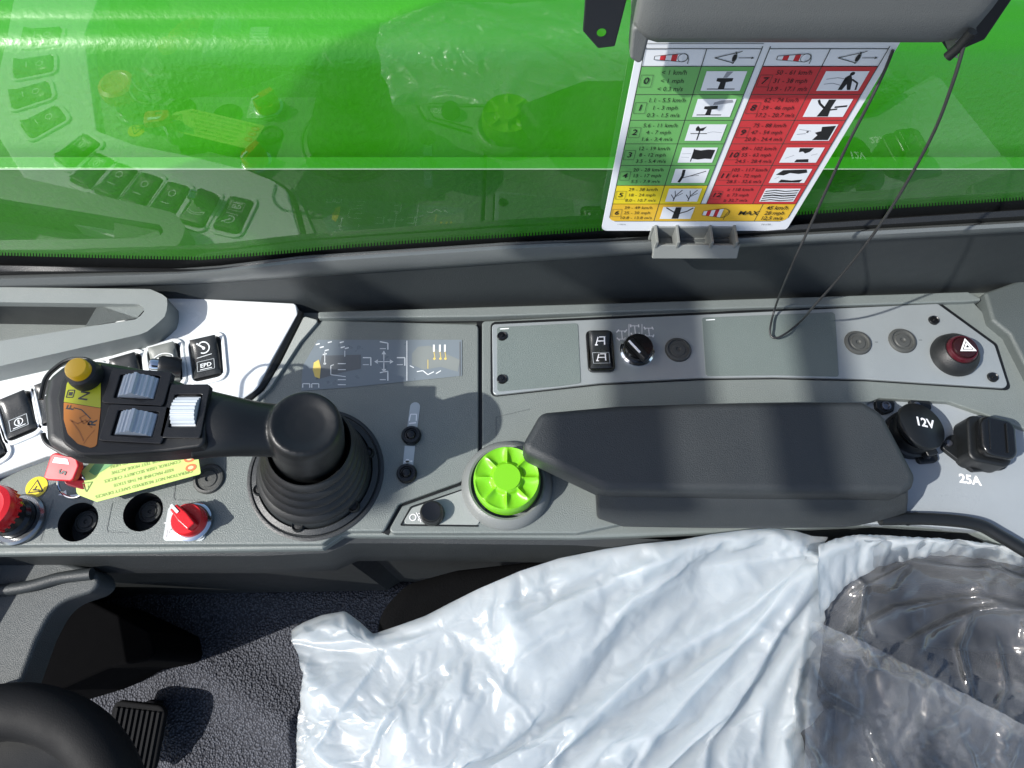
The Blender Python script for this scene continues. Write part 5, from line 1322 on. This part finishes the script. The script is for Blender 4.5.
def film_sim(T, name, g, zf, lines, mat, rest, frames, pins, bend=.02, sub=1, seed=0.0, floor=None):
    """film with more material than its outline: let it buckle as cloth, keep the frozen shape"""
    X = np.array([[q.x for q in r] for r in g]); Y = np.array([[q.y for q in r] for r in g]); nv, nu = X.shape
    Z = creases(X, Y, lines) if lines else np.zeros_like(X)
    K = 10.0                                     # simulate enlarged: the solver likes metre-sized cloth
    me = bpy.data.meshes.new(name); V = []; Rv = []
    for j in range(nv):
        for i in range(nu):
            n_ = noise.noise(Vector((X[j, i] * .03, Y[j, i] * .03, seed + 4))) * .0012 + noise.noise(Vector((X[j, i] * .09, Y[j, i] * .09, seed))) * .0005
            V.append(P(X[j, i], Y[j, i], float(Z[j, i]) + n_ + zf(X[j, i], Y[j, i], i / (nu - 1), j / (nv - 1))))
            Rv.append(rest(X[j, i], Y[j, i], V[-1]))
    F_ = [(j * nu + i, (j + 1) * nu + i, (j + 1) * nu + i + 1, j * nu + i + 1) for j in range(nv - 1) for i in range(nu - 1)]
    me.from_pydata([v * K for v in Rv], [], F_); o = bpy.data.objects.new(name, me); COL.objects.link(o)
    o.shape_key_add(name='Basis'); rk = o.shape_key_add(name='gathered')
    for k_, v in enumerate(V): rk.data[k_].co = v * K
    rk.value = 0.0; rk.keyframe_insert('value', frame=1); rk.value = 1.0; rk.keyframe_insert('value', frame=int(frames * .6))
    vg = o.vertex_groups.new(name='pin')
    for j in range(nv):
        for i in range(nu):
            w = pins(i / (nu - 1), j / (nv - 1), i, j)
            if w > 0: vg.add([j * nu + i], w, 'REPLACE')
    cm_ = o.modifiers.new('cloth', 'CLOTH'); st = cm_.settings
    st.quality = 4; st.mass = .15; st.tension_stiffness = st.compression_stiffness = 25; st.shear_stiffness = 12; st.bending_stiffness = bend
    st.tension_damping = st.compression_damping = 1.5; st.shear_damping = 1.5; st.bending_damping = .1; st.air_damping = 1.2
    st.vertex_group_mass = 'pin'; st.pin_stiffness = 2; st.effector_weights.gravity = 0.02
    cm_.collision_settings.use_collision = False; cm_.collision_settings.use_self_collision = False
    cm_.point_cache.frame_start = 1; cm_.point_cache.frame_end = frames
    for f_ in range(1, frames + 1): S.frame_set(f_)
    dg = bpy.context.evaluated_depsgraph_get()
    out = bpy.data.meshes.new_from_object(o.evaluated_get(dg)); bpy.data.objects.remove(o); S.frame_set(1)
    bm = BM(); bm.from_mesh(out); bpy.data.meshes.remove(out)
    for l_ in list(bm.verts.layers.shape.keys()): bm.verts.layers.shape.remove(bm.verts.layers.shape[l_])
    bmesh.ops.scale(bm, vec=(1 / K,) * 3, verts=bm.verts[:])
    o = part(T, name, bm, mat, smooth=180)
    if sub: md = o.modifiers.new('smooth', 'SUBSURF'); md.levels = sub; md.render_levels = sub
    return o
rng = random.Random(11)
folds = [([(482, 630), (440, 652), (402, 676), (372, 720), (352, 775)], .017, 26, 8, .2),
         ([(828, 548), (700, 572), (610, 604), (545, 628), (480, 668)], .020, 40, 12, .25),
         ([(827, 552), (745, 606), (640, 655), (585, 706), (540, 760)], .022, 38, 9, .2),
         ([(824, 556), (752, 622), (694, 678), (648, 730), (625, 790)], .020, 24, 8, .2),
         ([(824, 562), (775, 630), (740, 690), (716, 740), (700, 800)], .022, 26, 7, .2),
         ([(384, 634), (352, 684), (332, 716), (304, 765)], .014, 20, 7, .2),
         ([(310, 640), (303, 676), (300, 767)], .010, 12, 6, .2),
         ([(413, 640), (390, 680), (366, 740)], .009, 18, 5, .3),
         ([(660, 578), (632, 590), (603, 616)], .007, 10, 4, .4),
         ([(540, 684), (528, 700), (520, 714)], .006, 8, 3, .4),
         ([(440, 760), (468, 738), (494, 726)], .014, 22, 10, .3),
         ([(520, 600), (575, 590), (640, 560), (700, 545)], .008, 22, 6, .3),
         ([(826, 560), (806, 640), (800, 700), (806, 760)], .012, 18, 6, .2),
         ([(746, 618), (800, 640), (822, 644)], .006, 14, 5, .3),
         ([(768, 690), (764, 745), (770, 790)], .008, 14, 5, .3),
         ([(742, 690), (700, 730), (664, 765), (640, 800)], .016, 20, 6, .2),
         ([(600, 700), (560, 735), (530, 790)], .012, 24, 8, .3),
         ([(470, 650), (520, 690), (535, 730)], .006, 20, 8, .4),
         ([(700, 540), (640, 566), (560, 596), (500, 618)], .010, 18, 6, .3)]
folds = [(p_, h_ * .55, a_ * .6, b_ * .6, t_) for p_, h_, a_, b_, t_ in folds]
for k in range(0):                         # lesser wrinkles, fanning from the gathered corner
    x, y = rng.uniform(320, 815), rng.uniform(560, 780)
    an = math.atan2(y - 500, x - 872) + rng.gauss(0, .22); L = rng.uniform(25, 110)
    dx, dy = math.cos(an) * L / 2, math.sin(an) * L / 2; b_ = rng.uniform(-.12, .12)
    folds.append(([(x - dx, y - dy), (x - dy * b_, y + dx * b_), (x + dx, y + dy)], rng.uniform(.0008, .0042), rng.uniform(4, 12), rng.uniform(1.6, 4.5), .45))
for k in range(0):                         # tiny crumples
    x, y = rng.choice([(610, 620), (670, 610), (520, 660), (560, 600), (770, 700), (480, 745), (340, 650), (780, 600), (650, 700)])
    x += rng.gauss(0, 45); y += rng.gauss(0, 26); an = rng.uniform(0, PI); L = rng.uniform(12, 34)
    folds.append(([(x - math.cos(an) * L / 2, y - math.sin(an) * L / 2), (x + rng.uniform(-3, 3), y + rng.uniform(-3, 3)), (x + math.cos(an) * L / 2, y + math.sin(an) * L / 2)], rng.uniform(.0008, .0028), rng.uniform(3, 8), rng.uniform(2, 4), .5))
def hw(x, y, u, v):
    z = -.050 + .058 * max(0, 1 - v / .35) ** 1.5 * min(1, max(0, (x - 380) / 260))
    z += .012 * noise.noise(Vector((x * .007, y * .007, 9))) + .0010 * noise.noise(Vector((x * .05, y * .05, 2)))
    ed = min(1, v / .06); z -= .022 * (1 - ed) ** 2
    z -= .045 * max(0, 1 - (x - 290) / 110.0)
    z -= .014 * max(0, 1 - (1 - u) / .03) * (.3 if v < .4 else 1)
    return z
top = [(291, 630), (304, 622), (322, 615), (345, 611), (360, 622), (373, 634), (388, 629), (400, 625), (425, 616), (450, 603), (478, 589), (520, 571), (560, 558), (605, 549), (640, 544), (680, 540), (712, 534), (745, 530), (772, 528), (796, 531), (812, 536), (829, 537)]
rig = [(829, 537), (828, 560), (824, 600), (824, 632), (820, 668), (817, 694), (826, 711), (812, 724), (801, 732), (806, 750), (812, 775), (816, 830)]
lef = [(291, 630), (290, 640), (298, 654), (302, 676), (300, 700), (297, 730), (296, 760), (294, 830)]
bot = [(294, 830), (816, 830)]
cov = thing('plastic_seat_cover', 'crumpled translucent white plastic sheet draped over the seat', 'plastic sheet', P(560, 660, -.03))
def fan_rest(eps, iso):
    c0 = P(885, 470, -.04)
    def f(x, y, v):
        d = v - c0; r = math.hypot(d.x, d.y); a = math.atan2(d.y, d.x)
        if a > 0: a -= 2 * PI
        a *= 1 + eps; r *= 1 + iso
        return Vector((c0.x + r * math.cos(a), c0.y + r * math.sin(a), v.z))
    return f
def pin_w(u, v, i, j):
    if v == 0: return 1.0
    if u == 0 or v == 1: return 1.0 if (i + j) % 6 == 0 else 0.0
    if u == 1: return 1.0 if j % 8 == 0 else 0.0
    return 0.0
film_sim(cov, 'sheet', coons(top, bot, lef, rig, 200, 116), hw, folds, FILMW, fan_rest(.07, .009), 40, pin_w, bend=.05)
def hh_(x, y, u, v):
    return .004 - .034 * v - .012 * (1 - min(1, v / .3)) ** 2
hem_t = [(818, 546), (835, 538), (868, 534), (900, 536), (935, 538), (970, 541), (1000, 545), (1060, 556)]
hem_b = [(820, 618), (846, 586), (880, 566), (930, 556), (960, 556), (990, 560), (1020, 566), (1060, 574)]
def iso_rest(ex, ey, c_):
    c0 = P(*c_, -.05)
    def f(x, y, v): d = v - c0; return Vector((c0.x + d.x * (1 + ex), c0.y + d.y * (1 + ey), v.z))
    return f
def pin_few(k_):
    def f(u, v, i, j):
        if v == 0: return 1.0 if i % 3 == 0 else 0.0
        if u in (0, 1) or v == 1: return 1.0 if (i + j) % k_ == 0 else 0.0
        return 0.0
    return f
film_sim(cov, 'hem', coons(hem_t, hem_b, [hem_t[0], hem_b[0]], [hem_t[-1], hem_b[-1]], 110, 18), hh_, [], FILMW, iso_rest(.05, .02, (930, 560)), 30, pin_few(4), bend=.05, seed=3)
rng = random.Random(5)
cfold_a = [([(850, 600), (920, 570), (1000, 575), (1060, 590)], .014, 22, 5, .2), ([(830, 650), (900, 612), (980, 600), (1060, 612)], .012, 16, 5, .2),
         ([(905, 648), (960, 622), (1000, 608), (1060, 606)], .016, 14, 4, .2), ([(832, 560), (870, 590), (860, 640), (880, 665)], .010, 14, 4, .3),
         ([(980, 610), (965, 650), (975, 700)], .012, 10, 4, .3), ([(830, 700), (870, 720), (900, 790)], .012, 18, 5, .2), ([(1000, 640), (1010, 690), (990, 740)], .010, 10, 4, .3)]
cfold = [(p_, h_ * .8, a_ * .6, b_ * .5, t_) for p_, h_, a_, b_, t_ in cfold_a]
for k in range(110):
    x, y = rng.uniform(830, 1040), rng.uniform(550, 780); an = rng.choice([rng.gauss(-.35, .25), rng.gauss(.55, .25), rng.gauss(1.4, .3)]); L = rng.uniform(25, 120)
    dx, dy = math.cos(an) * L / 2, math.sin(an) * L / 2; b_ = rng.uniform(-.18, .18)
    cfold.append(([(x - dx, y - dy), (x - dy * b_, y + dx * b_), (x + dx, y + dy)], rng.uniform(.001, .005), rng.uniform(3, 9), rng.uniform(1.2, 3), .4))
def hc(x, y, u, v):
    return -.042 + .036 * max(0, 1 - (y - 540) / 60) + .010 * noise.noise(Vector((x * .01, y * .01, 5)))
ct = [(806, 545), (860, 540), (930, 542), (970, 546), (1060, 560)]
bag = thing('clear_plastic_bag', 'clear crinkled plastic film over the black seat at lower right', 'plastic film', P(930, 660, -.04))
film_sim(bag, 'film', coons(ct, [(790, 840), (1060, 840)], [(806, 545), (790, 840)], [(1060, 560), (1060, 840)], 90, 105), hc, cfold[:7], FILMC, iso_rest(.05, .07, (930, 690)), 36, pin_few(5), bend=.02, seed=9)
cfold2 = [([(x * .9 + 95, y * .8 + 160) for x, y in p], h * .8, a_, b_, t_) for p, h, a_, b_, t_ in cfold[5:40]]
def hc2(x, y, u, v): return hc(x, y, u, v) + .016 + .012 * (1 - min(1, v / .1))
film_sim(bag, 'folded_layer', coons([(812, 620), (860, 640), (930, 676), (1000, 712), (1060, 745)], [(800, 840), (1060, 840)], [(812, 620), (800, 840)], [(1060, 745), (1060, 840)], 80, 65), hc2, [], FILMC, iso_rest(.045, .035, (900, 740)), 30, pin_few(5), bend=.03, seed=14)

# ------------------------------------------------------------------ unseen rails added to cast the shade bands
def trace(px, py, z):                       # where the sun ray to a console point crosses height z
    p = P(px, py, 0); t = (z - 0) / -Ldir.z; return p - Ldir * t
RZ = 1.25
ya, yb = P(500, 492, .06).y + .402 * 0, P(500, 300, 0).y + .10
for (xa, xb, yy, lab) in ((345, 402, 340, 'dark rail added out of view to shade the left part of the console'), (617, 704, 380, 'dark rail added out of view to shade the middle of the armrest'), (815, 852, 400, 'narrow dark rail added out of view to shade the rear part of the armrest')):
    a, b = trace(xa, yy, RZ), trace(xb, yy, RZ); cx = (a.x + b.x) / 2
    sh = Ldir.y / -Ldir.z * RZ
    bm = BM(); box(bm, (cx, (ya + yb) / 2 - sh, RZ), (b.x - a.x, yb - ya, .02)); o = solo('shade_rail', bm, BLACK, lab, 'rail', 'added shade rails')
RY = .66 - (RZ + .03 + .105) * Ldir.y / -Ldir.z
